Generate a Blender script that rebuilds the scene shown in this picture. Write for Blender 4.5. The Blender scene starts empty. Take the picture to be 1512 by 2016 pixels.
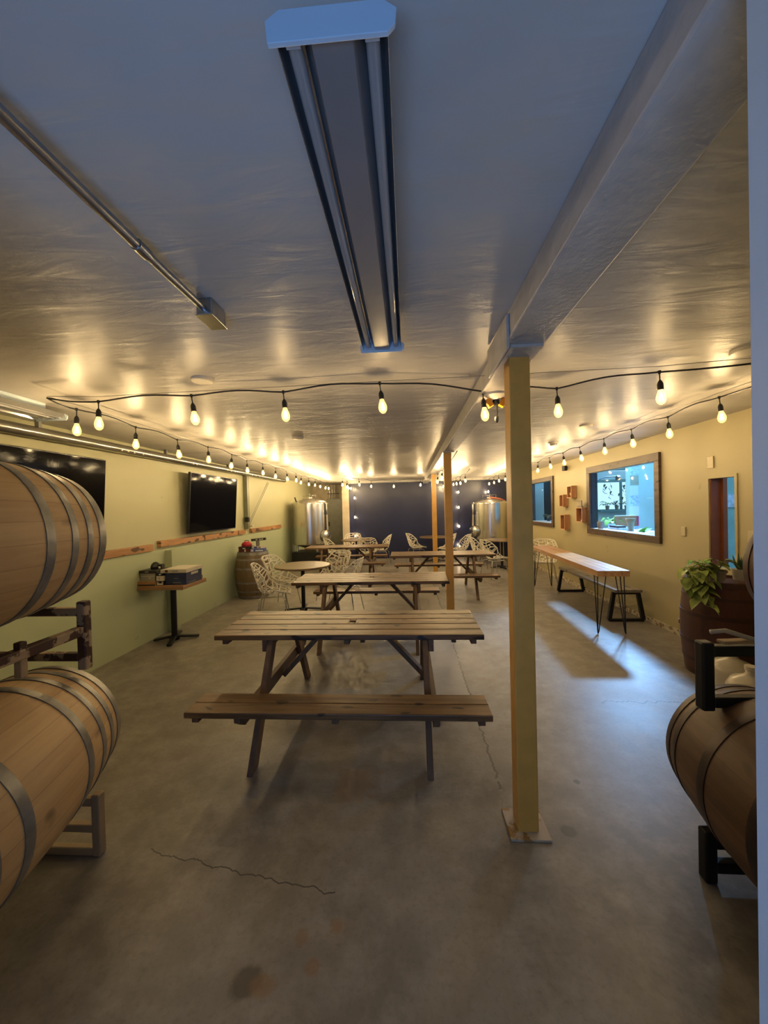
import bpy, bmesh, math, random
from mathutils import Vector, Matrix
random.seed(7)
PI = math.pi
SC = bpy.context.scene
COL = SC.collection
CEIL = 2.51
WL, WR = -3.40, 3.27

# ------------------------------------------------------------------ materials
def new_mat(name):
    m = bpy.data.materials.new(name); m.use_nodes = True
    nt = m.node_tree; nt.nodes.clear()
    out = nt.nodes.new('ShaderNodeOutputMaterial')
    b = nt.nodes.new('ShaderNodeBsdfPrincipled')
    nt.links.new(b.outputs[0], out.inputs[0])
    return m, nt, b, out
def _set(nt, sock, v):
    if isinstance(v, bpy.types.NodeSocket): nt.links.new(v, sock)
    elif isinstance(v, tuple) and len(v) == 3 and sock.type == 'RGBA': sock.default_value = (*v, 1)
    else: sock.default_value = v
def mth(nt, op, a, b=0.0, c=None):
    n = nt.nodes.new('ShaderNodeMath'); n.operation = op
    _set(nt, n.inputs[0], a); _set(nt, n.inputs[1], b)
    if c is not None: _set(nt, n.inputs[2], c)
    return n.outputs[0]
def mixc(nt, f, a, b, mode='MIX'):
    n = nt.nodes.new('ShaderNodeMixRGB'); n.blend_type = mode
    _set(nt, n.inputs[0], f); _set(nt, n.inputs[1], a); _set(nt, n.inputs[2], b)
    return n.outputs[0]
def coords(nt, scale=(1, 1, 1)):
    t = nt.nodes.new('ShaderNodeTexCoord')
    mp = nt.nodes.new('ShaderNodeMapping'); mp.inputs['Scale'].default_value = scale
    nt.links.new(t.outputs['Object'], mp.inputs[0]); return mp.outputs[0]
def noise(nt, vec, scale=5, detail=3, rough=.5, dist=0):
    n = nt.nodes.new('ShaderNodeTexNoise'); nt.links.new(vec, n.inputs['Vector'])
    n.inputs['Scale'].default_value = scale; n.inputs['Detail'].default_value = detail
    n.inputs['Roughness'].default_value = rough; n.inputs['Distortion'].default_value = dist
    return n.outputs[0]
def ramp(nt, f, lo, hi):
    n = nt.nodes.new('ShaderNodeMapRange'); _set(nt, n.inputs[0], f)
    n.inputs[1].default_value = lo; n.inputs[2].default_value = hi; n.clamp = True
    return n.outputs[0]
def bump(nt, b, h, strength=.2, dist=.01):
    n = nt.nodes.new('ShaderNodeBump'); n.inputs['Strength'].default_value = strength
    n.inputs['Distance'].default_value = dist; _set(nt, n.inputs['Height'], h)
    nt.links.new(n.outputs[0], b.inputs['Normal'])
def sep(nt, v):
    s = nt.nodes.new('ShaderNodeSeparateXYZ'); nt.links.new(v, s.inputs[0]); return s.outputs

def plain(name, c, rough=.5, metal=0, var=.12, scale=6, bmp=0, spec=.5):
    m, nt, b, _ = new_mat(name)
    v = coords(nt); f = ramp(nt, noise(nt, v, scale, 3), .3, .7)
    d = tuple(max(0, x * (1 - var)) for x in c); l = tuple(min(1, x * (1 + var)) for x in c)
    _set(nt, b.inputs['Base Color'], mixc(nt, f, d, l))
    b.inputs['Roughness'].default_value = rough; b.inputs['Metallic'].default_value = metal
    b.inputs['Specular IOR Level'].default_value = spec
    if bmp: bump(nt, b, noise(nt, v, scale * 4, 4), bmp, .01)
    return m
def wood(name, dark, light, axis=0, rough=.6, scale=1.0, knots=True, bmp=.15):
    m, nt, b, _ = new_mat(name)
    sc = [9, 9, 9]; sc[axis] = .7
    v = coords(nt, tuple(s * scale for s in sc))
    g = noise(nt, v, 2.2, 5, .6, .5)
    v2 = coords(nt, (1, 1, 1)); big = noise(nt, v2, 2.1, 2)
    c = mixc(nt, ramp(nt, g, .3, .7), dark, light)
    c = mixc(nt, mth(nt, 'MULTIPLY', ramp(nt, big, .35, .65), .35), c, tuple(x * .55 for x in dark))
    if knots:
        kn = noise(nt, coords(nt, tuple([3.5 if i == axis else 8 for i in range(3)])), 2.0, 0)
        c = mixc(nt, ramp(nt, kn, .70, .75), c, tuple(x * .3 for x in dark))
    _set(nt, b.inputs['Base Color'], c)
    b.inputs['Roughness'].default_value = rough
    bump(nt, b, g, bmp, .01)
    return m
def staves(name, dark, light, n=26, rough=.55):
    m, nt, b, _ = new_mat(name)
    o = coords(nt); x, y, z = sep(nt, o)
    a = mth(nt, 'MULTIPLY', mth(nt, 'ARCTAN2', y, x), n / (2 * PI))
    fl = mth(nt, 'FLOOR', a); fr = mth(nt, 'SUBTRACT', a, fl)
    wn = nt.nodes.new('ShaderNodeTexWhiteNoise'); wn.noise_dimensions = '1D'; nt.links.new(fl, wn.inputs['W'])
    g = noise(nt, coords(nt, (14, 14, 1.3)), 2, 5, .6, .4)
    f = mth(nt, 'ADD', mth(nt, 'MULTIPLY', wn.outputs[0], .35), mth(nt, 'MULTIPLY', ramp(nt, g, .25, .75), .65))
    c = mixc(nt, f, dark, light)
    edge = mth(nt, 'LESS_THAN', mth(nt, 'ABSOLUTE', mth(nt, 'SUBTRACT', fr, .5)), .482)
    c = mixc(nt, mth(nt, 'MULTIPLY', mth(nt, 'SUBTRACT', 1, edge), .35), c, tuple(q * .3 for q in dark))
    st = ramp(nt, noise(nt, coords(nt, (3, 3, 2)), 3, 1), .70, .78)
    c = mixc(nt, mth(nt, 'MULTIPLY', st, .8), c, tuple(q * .35 for q in dark))
    _set(nt, b.inputs['Base Color'], c); b.inputs['Roughness'].default_value = rough
    bump(nt, b, mth(nt, 'ADD', mth(nt, 'MULTIPLY', edge, .5), mth(nt, 'MULTIPLY', g, .3)), .3, .006)
    return m
def chipped(name, a, c2, lo=.5, hi=.54, rough=.6, scale=9):
    m, nt, b, _ = new_mat(name)
    v = coords(nt); f = ramp(nt, noise(nt, v, scale, 5, .6), lo, hi)
    g = noise(nt, v, 30, 3)
    c = mixc(nt, f, a, c2); c = mixc(nt, mth(nt, 'MULTIPLY', g, .35), c, tuple(x * .5 for x in a))
    _set(nt, b.inputs['Base Color'], c); b.inputs['Roughness'].default_value = rough
    bump(nt, b, f, .3, .004); return m
def emit(name, c, s):
    m = bpy.data.materials.new(name); m.use_nodes = True; nt = m.node_tree; nt.nodes.clear()
    o = nt.nodes.new('ShaderNodeOutputMaterial'); e = nt.nodes.new('ShaderNodeEmission')
    e.inputs[0].default_value = (*c, 1); e.inputs[1].default_value = s
    nt.links.new(e.outputs[0], o.inputs[0]); return m

def mat_floor():
    m, nt, b, _ = new_mat('concrete_floor')
    v = coords(nt); x, y, z = sep(nt, v)
    n1 = noise(nt, v, .9, 4, .6, .3); n2 = noise(nt, v, 6, 6, .65); n3 = noise(nt, v, 45, 3, .6)
    c = mixc(nt, ramp(nt, n1, .35, .65), (.16, .14, .115), (.28, .255, .22))
    c = mixc(nt, mth(nt, 'MULTIPLY', ramp(nt, n2, .42, .66), .6), c, (.36, .33, .285))
    c = mixc(nt, mth(nt, 'MULTIPLY', ramp(nt, n3, .5, .75), .35), c, (.12, .10, .085))
    # repaired trench running down the room
    ins = mth(nt, 'MULTIPLY', mth(nt, 'GREATER_THAN', x, .14), mth(nt, 'LESS_THAN', x, .50))
    ins = mth(nt, 'MULTIPLY', ins, mth(nt, 'GREATER_THAN', y, 3.0))
    c = mixc(nt, mth(nt, 'MULTIPLY', ins, .5), c, (.44, .40, .33))
    w1 = mth(nt, 'MULTIPLY', mth(nt, 'SUBTRACT', noise(nt, coords(nt, (0, 5, 0)), 3, 3), .5), .07)
    def line(coord, at, wob, width, gate):
        d = mth(nt, 'ABSOLUTE', mth(nt, 'SUBTRACT', mth(nt, 'ADD', coord, wob), at))
        return mth(nt, 'MULTIPLY', mth(nt, 'LESS_THAN', d, width), gate)
    w2 = mth(nt, 'MULTIPLY', mth(nt, 'SUBTRACT', noise(nt, coords(nt, (4, 0, 0)), 3, 4), .5), .18)
    gate0 = mth(nt, 'MULTIPLY', mth(nt, 'GREATER_THAN', y, 2.15), ramp(nt, noise(nt, v, 7, 2), .40, .45))
    cr = line(x, .50, w1, .007, gate0)
    cr = mth(nt, 'MAXIMUM', cr, line(x, .14, mth(nt, 'MULTIPLY', w1, .1), .005, mth(nt, 'GREATER_THAN', y, 3.0)))
    cr = mth(nt, 'MAXIMUM', cr, line(y, 3.24, w2, .006, mth(nt, 'GREATER_THAN', x, 1.55)))
    diag = mth(nt, 'ADD', y, mth(nt, 'MULTIPLY', x, .18))
    cr = mth(nt, 'MAXIMUM', cr, line(diag, 1.53, mth(nt, 'MULTIPLY', w2, .5), .0035, mth(nt, 'MULTIPLY', mth(nt, 'LESS_THAN', x, -.35), mth(nt, 'GREATER_THAN', x, -1.3))))
    cr = mth(nt, 'MAXIMUM', cr, line(y, 5.9, w2, .006, mth(nt, 'GREATER_THAN', x, .5)))
    c = mixc(nt, mth(nt, 'MULTIPLY', cr, .8), c, (.03, .025, .02))
    def spot(px, py, r, col, k):
        nonlocal c
        dx = mth(nt, 'SUBTRACT', x, px); dy = mth(nt, 'SUBTRACT', y, py)
        d = mth(nt, 'SQRT', mth(nt, 'ADD', mth(nt, 'MULTIPLY', dx, dx), mth(nt, 'MULTIPLY', dy, dy)))
        d = mth(nt, 'ADD', d, mth(nt, 'MULTIPLY', mth(nt, 'SUBTRACT', n2, .5), r * 1.6))
        f = mth(nt, 'SUBTRACT', 1, ramp(nt, d, r * .6, r))
        c = mixc(nt, mth(nt, 'MULTIPLY', f, k), c, col)
    spot(-.33, 2.25, .17, (.30, .17, .08), .6); spot(-.60, 1.28, .06, (.05, .04, .03), .7)
    spot(-.54, 1.27, .05, (.26, .14, .06), .6); spot(-.32, 1.47, .035, (.28, .15, .07), .6)
    spot(-.45, 1.43, .035, (.24, .14, .07), .6); spot(.96, 2.3, .03, (.05, .04, .03), .7)
    spot(.77, 1.95, .04, (.07, .06, .04), .7); spot(-.38, 1.33, .03, (.25, .12, .06), .5)
    _set(nt, b.inputs['Base Color'], c)
    _set(nt, b.inputs['Roughness'], mth(nt, 'ADD', mth(nt, 'MULTIPLY', n1, .25), .30))
    bump(nt, b, mth(nt, 'SUBTRACT', mth(nt, 'ADD', mth(nt, 'MULTIPLY', n2, .4), mth(nt, 'MULTIPLY', n3, .15)), cr), .22, .008)
    return m
def mat_ceiling():
    m, nt, b, _ = new_mat('ceiling_paint')
    v = coords(nt); x, y, z = sep(nt, v)
    n1 = noise(nt, v, 1.6, 3, .5, .4); n2 = noise(nt, v, 22, 4, .6)
    c = mixc(nt, ramp(nt, n1, .35, .65), (.53, .50, .46), (.60, .57, .53))
    wob = mth(nt, 'MULTIPLY', mth(nt, 'SUBTRACT', noise(nt, coords(nt, (3, 0, 0)), 3, 3), .5), .06)
    d = mth(nt, 'ABSOLUTE', mth(nt, 'SUBTRACT', mth(nt, 'ADD', y, wob), 5.37))
    ln = mth(nt, 'MULTIPLY', mth(nt, 'LESS_THAN', d, .012), ramp(nt, noise(nt, v, 4, 2), .42, .5))
    c = mixc(nt, mth(nt, 'MULTIPLY', ln, .75), c, (.12, .09, .06))
    _set(nt, b.inputs['Base Color'], c)
    b.inputs['Roughness'].default_value = .42; b.inputs['Specular IOR Level'].default_value = .4
    n4 = noise(nt, coords(nt, (1.2, 4, 1)), 2.2, 3, .5, .6)
    bump(nt, b, mth(nt, 'ADD', mth(nt, 'ADD', n1, mth(nt, 'MULTIPLY', n4, .45)), mth(nt, 'MULTIPLY', n2, .04)), .45, .03)
    return m
def mat_wall(name, up, dn, zsplit):
    m, nt, b, _ = new_mat(name)
    v = coords(nt); x, y, z = sep(nt, v)
    n1 = noise(nt, v, 1.3, 4); n2 = noise(nt, v, 28, 4, .6)
    f = ramp(nt, z, zsplit - .01, zsplit + .01)
    c = mixc(nt, f, dn, up)
    c = mixc(nt, mth(nt, 'MULTIPLY', ramp(nt, n1, .35, .7), .18), c, tuple(q * .75 for q in up))
    sp = ramp(nt, noise(nt, v, 5, 2), .755, .765)
    c = mixc(nt, mth(nt, 'MULTIPLY', sp, .35), c, (.25, .22, .14))
    _set(nt, b.inputs['Base Color'], c); b.inputs['Roughness'].default_value = .5
    bump(nt, b, mth(nt, 'ADD', n1, mth(nt, 'MULTIPLY', n2, .25)), .22, .01)
    return m

MAT = dict(
    floor=mat_floor(), ceiling=mat_ceiling(),
    wall_l=mat_wall('sage_wall_paint', (.50, .49, .30), (.44, .50, .32), 1.15),
    wall_r=mat_wall('olive_wall_paint', (.43, .37, .205), (.43, .37, .205), 0),
    wall_b=plain('navy_wall_paint', (.011, .015, .052), .34, bmp=.1),
    beige=plain('beige_paint', (.46, .39, .28), .55, bmp=.1),
    beam=plain('beam_paint', (.47, .45, .43), .45, bmp=.2, scale=12),
    jamb=plain('blue_lit_jamb_paint', (.62, .74, .86), .5, var=.04, bmp=.05),  # white jamb with the blue daylight mixed into its base colour
    plate_paint=plain('plate_paint', (.50, .44, .28), .4, var=.04),
    grey=plain('grey_cabinet_paint', (.17, .17, .14), .45),
    post=plain('mustard_post_paint', (.66, .36, .075), .42, var=.08, bmp=.08, scale=9),
    plate=chipped('chipped_cream_plate', (.35, .20, .06), (.55, .47, .36), .42, .48, scale=14),
    sky_block=plain('sky_block_paint', (.5, .5, .5), .7),
    blue_lit_enamel=plain('blue_lit_fixture_enamel', (.62, .74, .84), .38, var=.04),  # white enamel, tinted to carry the blue daylight falling on the end plate
    steel=plain('brushed_steel', (.62, .60, .56), .24, 1, var=.05),
    reflector=plain('fixture_reflector', (.55, .56, .58), .18, .85, var=.06),
    centre=plain('satin_cover', (.42, .43, .45), .25, .5, var=.04),
    tube=plain('unlit_tube_glass', (.42, .42, .42), .12, .2, var=.04),
    galv=plain('galvanised_steel', (.36, .36, .36), .3, .9, var=.12, scale=20),
    rail_steel=plain('duct_steel', (.46, .45, .40), .22, .9, var=.1),
    chrome=plain('chrome', (.7, .7, .7), .08, 1, var=.02),
    black=plain('black_metal', (.012, .012, .013), .45, .3, var=.2),
    rubber=plain('black_rubber', (.012, .011, .010), .5, 0, var=.2),
    screen=plain('tv_screen', (.004, .004, .006), .08, 0, var=.1, spec=.05),
    bezel=plain('tv_bezel', (.010, .010, .010), .3),
    picnic=wood('picnic_wood', (.075, .038, .015), (.28, .16, .065), 0, .42),
    picnic_leg=wood('picnic_leg_wood', (.11, .06, .03), (.21, .125, .06), 2, .6, knots=False),
    picnic_dark=wood('picnic_frame_wood', (.10, .055, .028), (.18, .11, .06), 1, .6, knots=False),
    walnut=wood('dark_frame_wood', (.055, .032, .02), (.13, .08, .05), 1, .5),
    crate=wood('cedar_box_wood', (.34, .15, .065), (.50, .25, .12), 2, .5, knots=False),
    pale_edge=plain('sawn_edge', (.66, .40, .22), .5),
    pine=wood('pine_rail_wood', (.34, .16, .06), (.58, .31, .13), 1, .55),
    maple=wood('butcher_block', (.42, .20, .07), (.70, .42, .20), 1, .35, .7, knots=False),
    greywood=wood('grey_bench_wood', (.17, .14, .10), (.34, .28, .20), 1, .5),
    round_top=wood('round_table_top', (.13, .08, .035), (.24, .16, .08), 0, .3, .6, knots=False),
    oak=staves('oak_staves', (.42, .26, .12), (.62, .42, .20)),
    oak_old=staves('weathered_staves', (.09, .058, .028), (.20, .14, .07)),
    oak_dark=staves('wine_stained_staves', (.058, .028, .013), (.15, .078, .034)),
    mahog=staves('red_stained_staves', (.040, .011, .007), (.085, .026, .014)),
    hoop=plain('galvanised_hoop', (.21, .20, .185), .42, .45, var=.3, scale=11, bmp=.1),
    hoop_dark=plain('dark_hoop', (.05, .035, .03), .45, .6, var=.3, scale=11),
    hoop_red=plain('painted_hoop', (.045, .018, .014), .5, .2, var=.2),
    rust=chipped('rusty_rack_paint', (.05, .018, .013), (.40, .29, .18), .53, .56, scale=6),
    beige_rack=chipped('cream_rack_paint', (.38, .28, .17), (.12, .06, .03), .62, .66, scale=7),
    white_pl=plain('white_plastic', (.78, .72, .60), .35, var=.03),
    cool_white=plain('cool_white_plastic', (.60, .68, .80), .35, var=.03),
    copper=plain('red_hose_rubber', (.34, .09, .05), .35),
    black_box=plain('black_card', (.02, .018, .016), .5),
    navy_box=plain('navy_card', (.02, .03, .085), .4, var=.5, scale=14),
    white_box=plain('white_card', (.55, .50, .40), .5),
    grey_box=plain('grey_card', (.30, .28, .22), .5),
    brown_box=plain('brown_card', (.34, .18, .08), .6),
    red_box=plain('red_card', (.45, .02, .04), .35, var=.3),
    dred_box=plain('dark_red_card', (.09, .012, .012), .4, var=.5, scale=20),
    blue_box=plain('blue_card', (.10, .13, .42), .4, var=.6, scale=18),
    orange=plain('orange_plastic', (1.0, .36, .02), .35, var=.05),
    leaf=plain('pothos_leaf', (.30, .38, .10), .4, var=.4, scale=9),
    leaf_b=plain('bright_leaf', (.20, .48, .08), .35, var=.2),
    leaf_d=plain('dark_leaf', (.035, .085, .035), .4, var=.3),
    terracotta=plain('grey_pot', (.20, .18, .16), .6),
    stem=plain('woody_stem', (.33, .22, .12), .6),
    jug=plain('cloudy_jug_plastic', (.50, .46, .37), .3, var=.05),
    hose=plain('clear_hose', (.42, .37, .29), .35, var=.05),
    room=plain('side_room_paint', (.42, .58, .62), .6, var=.04),
    teal=plain('side_room_teal', (.12, .24, .25), .6, var=.06),
    pale_teal=plain('pale_teal_paint', (.22, .45, .48), .6),
    door_wood=plain('red_brown_door', (.20, .055, .02), .5, var=.15),
    dark_reveal=plain('dark_reveal_paint', (.018, .025, .04), .5),
    magenta=plain('pink_print', (.45, .03, .12), .5), paper=plain('printed_paper', (.42, .55, .75), .6, var=.35, scale=25),
    chair=plain('white_chair_plastic', (.80, .75, .62), .35, var=.02),
    filament=emit('lit_filament', (1.0, .70, .33), 520.0),
    filament_mid=emit('lit_filament_mid', (1.0, .70, .33), 1350.0),
    filament_far=emit('lit_filament_far', (1.0, .72, .36), 1900.0),
    filament_cool=emit('lit_filament_pale', (1.0, .78, .52), 700.0),
)
def thin_glass():
    m = bpy.data.materials.new('window_glass'); m.use_nodes = True; nt = m.node_tree; nt.nodes.clear()
    o = nt.nodes.new('ShaderNodeOutputMaterial'); t = nt.nodes.new('ShaderNodeBsdfTransparent'); g = nt.nodes.new('ShaderNodeBsdfGlossy')
    t.inputs[0].default_value = (.93, .96, .97, 1); g.inputs['Roughness'].default_value = .02
    mx = nt.nodes.new('ShaderNodeMixShader'); mx.inputs[0].default_value = .015
    nt.links.new(t.outputs[0], mx.inputs[1]); nt.links.new(g.outputs[0], mx.inputs[2]); nt.links.new(mx.outputs[0], o.inputs[0])
    return m
MAT['glass'] = thin_glass()
def bulb_glass(name, c, s):
    m = bpy.data.materials.new(name); m.use_nodes = True; nt = m.node_tree; nt.nodes.clear()
    o = nt.nodes.new('ShaderNodeOutputMaterial'); t = nt.nodes.new('ShaderNodeBsdfTransparent'); e = nt.nodes.new('ShaderNodeEmission')
    e.inputs[0].default_value = (*c, 1); e.inputs[1].default_value = s; a = nt.nodes.new('ShaderNodeAddShader')
    nt.links.new(t.outputs[0], a.inputs[0]); nt.links.new(e.outputs[0], a.inputs[1]); nt.links.new(a.outputs[0], o.inputs[0]); m.cycles.emission_sampling = 'NONE'; return m
MAT['bulb'] = bulb_glass('glowing_bulb_glass', (1.0, .60, .18), 1.0)
MAT['bulb_cool'] = bulb_glass('glowing_bulb_glass_pale', (1.0, .70, .36), 1.2)

# ------------------------------------------------------------------ mesh helpers
class MB:
    def __init__(s): s.bm = bmesh.new()
    def box(s, x0, x1, y0, y1, z0, z1):
        vs = [s.bm.verts.new(p) for p in [(x0,y0,z0),(x1,y0,z0),(x1,y1,z0),(x0,y1,z0),(x0,y0,z1),(x1,y0,z1),(x1,y1,z1),(x0,y1,z1)]]
        for f in [(0,3,2,1),(4,5,6,7),(0,1,5,4),(1,2,6,5),(2,3,7,6),(3,0,4,7)]: s.bm.faces.new([vs[i] for i in f])
        return s
    def obox(s, c, size, rz=0, rx=0, ry=0):
        n = len(s.bm.verts); hx, hy, hz = [q / 2 for q in size]
        s.box(-hx, hx, -hy, hy, -hz, hz); s.bm.verts.ensure_lookup_table()
        M = Matrix.Translation(c) @ Matrix.Rotation(rz, 4, 'Z') @ Matrix.Rotation(ry, 4, 'Y') @ Matrix.Rotation(rx, 4, 'X')
        for v in s.bm.verts[n:]: v.co = M @ v.co
        return s
    def bar(s, p, q, w, h, up=(0, 0, 1)):   # rectangular bar from p to q
        p = Vector(p); q = Vector(q); d = (q - p).normalized(); u = Vector(up)
        if abs(d.dot(u)) > .98: u = Vector((0, 1, 0))
        sd = d.cross(u).normalized(); u = sd.cross(d).normalized()
        vs = []
        for e in (p, q):
            for a, b in ((-1,-1),(1,-1),(1,1),(-1,1)): vs.append(s.bm.verts.new(e + sd * a * w / 2 + u * b * h / 2))
        for f in [(0,1,2,3),(7,6,5,4),(0,4,5,1),(1,5,6,2),(2,6,7,3),(3,7,4,0)]: s.bm.faces.new([vs[i] for i in f])
        return s
    def tube(s, pts, r, seg=8, caps=True):
        pts = [Vector(p) for p in pts]; rings = []; ref = None
        for i, p in enumerate(pts):
            d = (pts[min(i+1, len(pts)-1)] - pts[max(i-1, 0)]).normalized()
            if ref is None: ref = Vector((0,0,1)) if abs(d.z) < .9 else Vector((1,0,0))
            a = d.cross(ref).normalized(); b = a.cross(d).normalized(); ref = b
            rr = r[i] if isinstance(r, (list, tuple)) else r
            rings.append([s.bm.verts.new(p + (a*math.cos(2*PI*k/seg) + b*math.sin(2*PI*k/seg))*rr) for k in range(seg)])
        for r0, r1 in zip(rings, rings[1:]):
            for k in range(seg): s.bm.faces.new([r0[k], r0[(k+1)%seg], r1[(k+1)%seg], r1[k]])
        if caps: s.bm.faces.new(rings[0][::-1]); s.bm.faces.new(rings[-1])
        return s
    def lathe(s, prof, seg=32, c=(0,0,0), M=None):
        rings = []; c = Vector(c)
        for r, z in prof:
            if r < 1e-5: pts = [Vector((0,0,z))]
            else: pts = [Vector((r*math.cos(2*PI*k/seg), r*math.sin(2*PI*k/seg), z)) for k in range(seg)]
            rings.append([s.bm.verts.new((M @ p if M else p) + c) for p in pts])
        for a, b in zip(rings, rings[1:]):
            if len(a) == 1 and len(b) == 1: continue
            for k in range(seg):
                k2 = (k+1) % seg
                if len(a) == 1: s.bm.faces.new([a[0], b[k2], b[k]])
                elif len(b) == 1: s.bm.faces.new([a[k], a[k2], b[0]])
                else: s.bm.faces.new([a[k], a[k2], b[k2], b[k]])
        return s
    def prism(s, poly, z0, z1):   # poly in xy
        a = [s.bm.verts.new((x, y, z0)) for x, y in poly]; b = [s.bm.verts.new((x, y, z1)) for x, y in poly]
        n = len(poly); s.bm.faces.new(a[::-1]); s.bm.faces.new(b)
        for i in range(n): s.bm.faces.new([a[i], a[(i+1)%n], b[(i+1)%n], b[i]])
        return s
    def prism_y(s, poly, y0, y1):   # poly in xz
        a = [s.bm.verts.new((x, y0, z)) for x, z in poly]; b = [s.bm.verts.new((x, y1, z)) for x, z in poly]
        n = len(poly); s.bm.faces.new(a); s.bm.faces.new(b[::-1])
        for i in range(n): s.bm.faces.new([a[i], b[i], b[(i+1)%n], a[(i+1)%n]])
        return s
    def leafs(s, p, d, L, W, droop=.3):   # one heart-shaped leaf
        p = Vector(p); d = Vector(d).normalized(); sd = d.cross(Vector((0,0,1)))
        if sd.length < .1: sd = Vector((1,0,0))
        sd.normalize(); up = sd.cross(d).normalized()
        out = []
        for t, w in ((0,0),(-.06,.28),(.12,.5),(.42,.46),(.75,.24),(1,0)):
            out.append((p + d*L*t - Vector((0,0,1))*droop*L*max(t,0)**2, w))
        mid = [s.bm.verts.new(q) for q, w in out]
        lf = [s.bm.verts.new(q - sd*W*w + up*W*.18*(w*2)) if w else None for q, w in out]
        rt = [s.bm.verts.new(q + sd*W*w + up*W*.18*(w*2)) if w else None for q, w in out]
        for e in (lf, rt):
            for i in range(len(mid)-1):
                vs = [v for v in (mid[i], mid[i+1], e[i+1], e[i]) if v]
                if len(vs) > 2: s.bm.faces.new(vs)
        return s
    def build(s, name, mat, parent=None, smooth=False, bevel=0, solid=0, loc=None, rot=None, autos=False):
        bmesh.ops.recalc_face_normals(s.bm, faces=s.bm.faces)
        me = bpy.data.meshes.new(name); s.bm.to_mesh(me); s.bm.free()
        me.materials.append(MAT[mat] if isinstance(mat, str) else mat)
        o = bpy.data.objects.new(name, me); COL.objects.link(o)
        if smooth:
            for p in me.polygons: p.use_smooth = True
            if autos:
                bmx = bmesh.new(); bmx.from_mesh(me)
                for e in bmx.edges:
                    if len(e.link_faces) == 2 and e.calc_face_angle(0) > .6: e.smooth = False
                bmx.to_mesh(me); bmx.free()
        if parent: o.parent = parent
        if loc: o.location = loc
        if rot: o.rotation_euler = rot
        if bevel:
            m = o.modifiers.new('bev', 'BEVEL'); m.width = bevel; m.segments = 2; m.limit_method = 'ANGLE'
        if solid:
            m = o.modifiers.new('sol', 'SOLIDIFY'); m.thickness = solid; m.offset = 0
        return o
def tag(o, label=None, cat=None, group=None, kind=None):
    if label: o['label'] = label
    if cat: o['category'] = cat
    if group: o['group'] = group
    if kind: o['kind'] = kind
    return o
def empty(name, loc, rot=(0,0,0), label=None, cat=None, group=None, kind=None):
    o = bpy.data.objects.new(name, None); COL.objects.link(o); o.location = loc; o.rotation_euler = rot
    o.empty_display_size = .1
    return tag(o, label, cat, group, kind)
def copy_tree(o, parent=None):
    c = o.copy(); COL.objects.link(c)
    if parent: c.parent = parent
    for ch in list(o.children): copy_tree(ch, c)
    return c
def struct(mb, name, mat, label=None, **k):
    o = mb.build(name, mat, **k); o['kind'] = 'structure'
    if label: o['label'] = label
    return o

# ------------------------------------------------------------------ room shell
struct(MB().box(-4.3, 9.0, -2.6, 14.0, -.15, 0), 'floor', 'floor', 'grey stained concrete floor with cracks')
struct(MB().box(-3.65, 3.40, .42, 14.0, CEIL, CEIL+.15), 'ceiling', 'ceiling', 'glossy off-white painted ceiling')
wl = MB().box(-3.65, WL, .42, 14.0, 0, CEIL).box(WL-.01, WL+.035, .56, 9.9, 0, 1.15)
wl.box(WL, -3.27, 5.06, 5.24, 0, 1.13)
struct(wl, 'wall_left', 'wall_l', 'pale sage green wall behind the televisions')
wins = [(5.13+.1, 7.02, 1.19, 2.17), (8.75+.1, 10.35, 1.20, 2.17), (4.02, 4.35, .93, 1.875)]
def wall_with_holes(x0, x1, ya, yb, zt, holes):
    m = MB(); ys = sorted(set([ya, yb] + [h[0] for h in holes] + [h[1] for h in holes]))
    for a, b in zip(ys, ys[1:]):
        h = [q for q in holes if q[0] <= a + 1e-6 and q[1] >= b - 1e-6]
        if h: m.box(x0, x1, a, b, 0, h[0][2]); m.box(x0, x1, a, b, h[0][3], zt)
        else: m.box(x0, x1, a, b, 0, zt)
    return m
struct(wall_with_holes(WR, WR+.10, .42, 12.3, CEIL, wins), 'wall_right', 'wall_r', 'olive yellow wall with two framed windows')
struct(MB().box(-1.90, WR+.13, 12.3, 12.45, 0, CEIL), 'wall_back', 'wall_b', 'dark navy blue end wall')
struct(MB().box(-3.65, -1.9, 13.5, 13.65, 0, CEIL).box(-2.13, -1.905, 12.28, 13.5, 0, CEIL), 'wall_alcove', 'beige', 'beige wall and pier beside the navy wall')
struct(MB().box(-3.65, -.95, .42, .56, 0, 3.0).box(.478, 3.40, .42, .56, 0, 3.0).box(-.95, .478, .42, .56, CEIL, 3.0), 'wall_front', 'jamb', 'pale painted door opening edge at the right')
struct(MB().box(-2.4, -2.3, -2.5, .42, 0, 3.0).box(2.3, 2.4, -2.5, .42, 0, 3.0).box(-2.4, 2.4, -2.6, -2.5, 0, 3.0).box(-2.4, 2.4, -2.6, .56, 3.0, 3.1), 'wall_sky_block', 'sky_block')  # unseen box added behind the camera to keep sky light out
# chipped base strip at the foot of the right wall
bs = MB()
yy = .9
while yy < 12.2:
    l = random.uniform(.25, .7); bs.box(WR-.012-random.random()*.01, WR, yy, min(yy+l, 12.28), 0, .05+random.random()*.035); yy += l
struct(bs, 'baseboard_right', chipped('chipped_base', (.62, .55, .42), (.2, .14, .08), .52, .56, scale=16), 'chipped cream strip along foot of right wall')
# pine rails on left wall
for i, (a, b, z) in enumerate([(.9, 4.80, 1.155), (4.95, 6.05, 1.185), (6.08, 7.30, 1.18), (7.34, 7.66, 1.18), (7.95, 9.88, 1.18)]):
    struct(MB().box(WL, WL+.055, a, b, z, z+.085), 'trim_%d' % (i+1), 'pine', 'unpainted pine rail strip on the green wall', bevel=.004)

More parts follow.
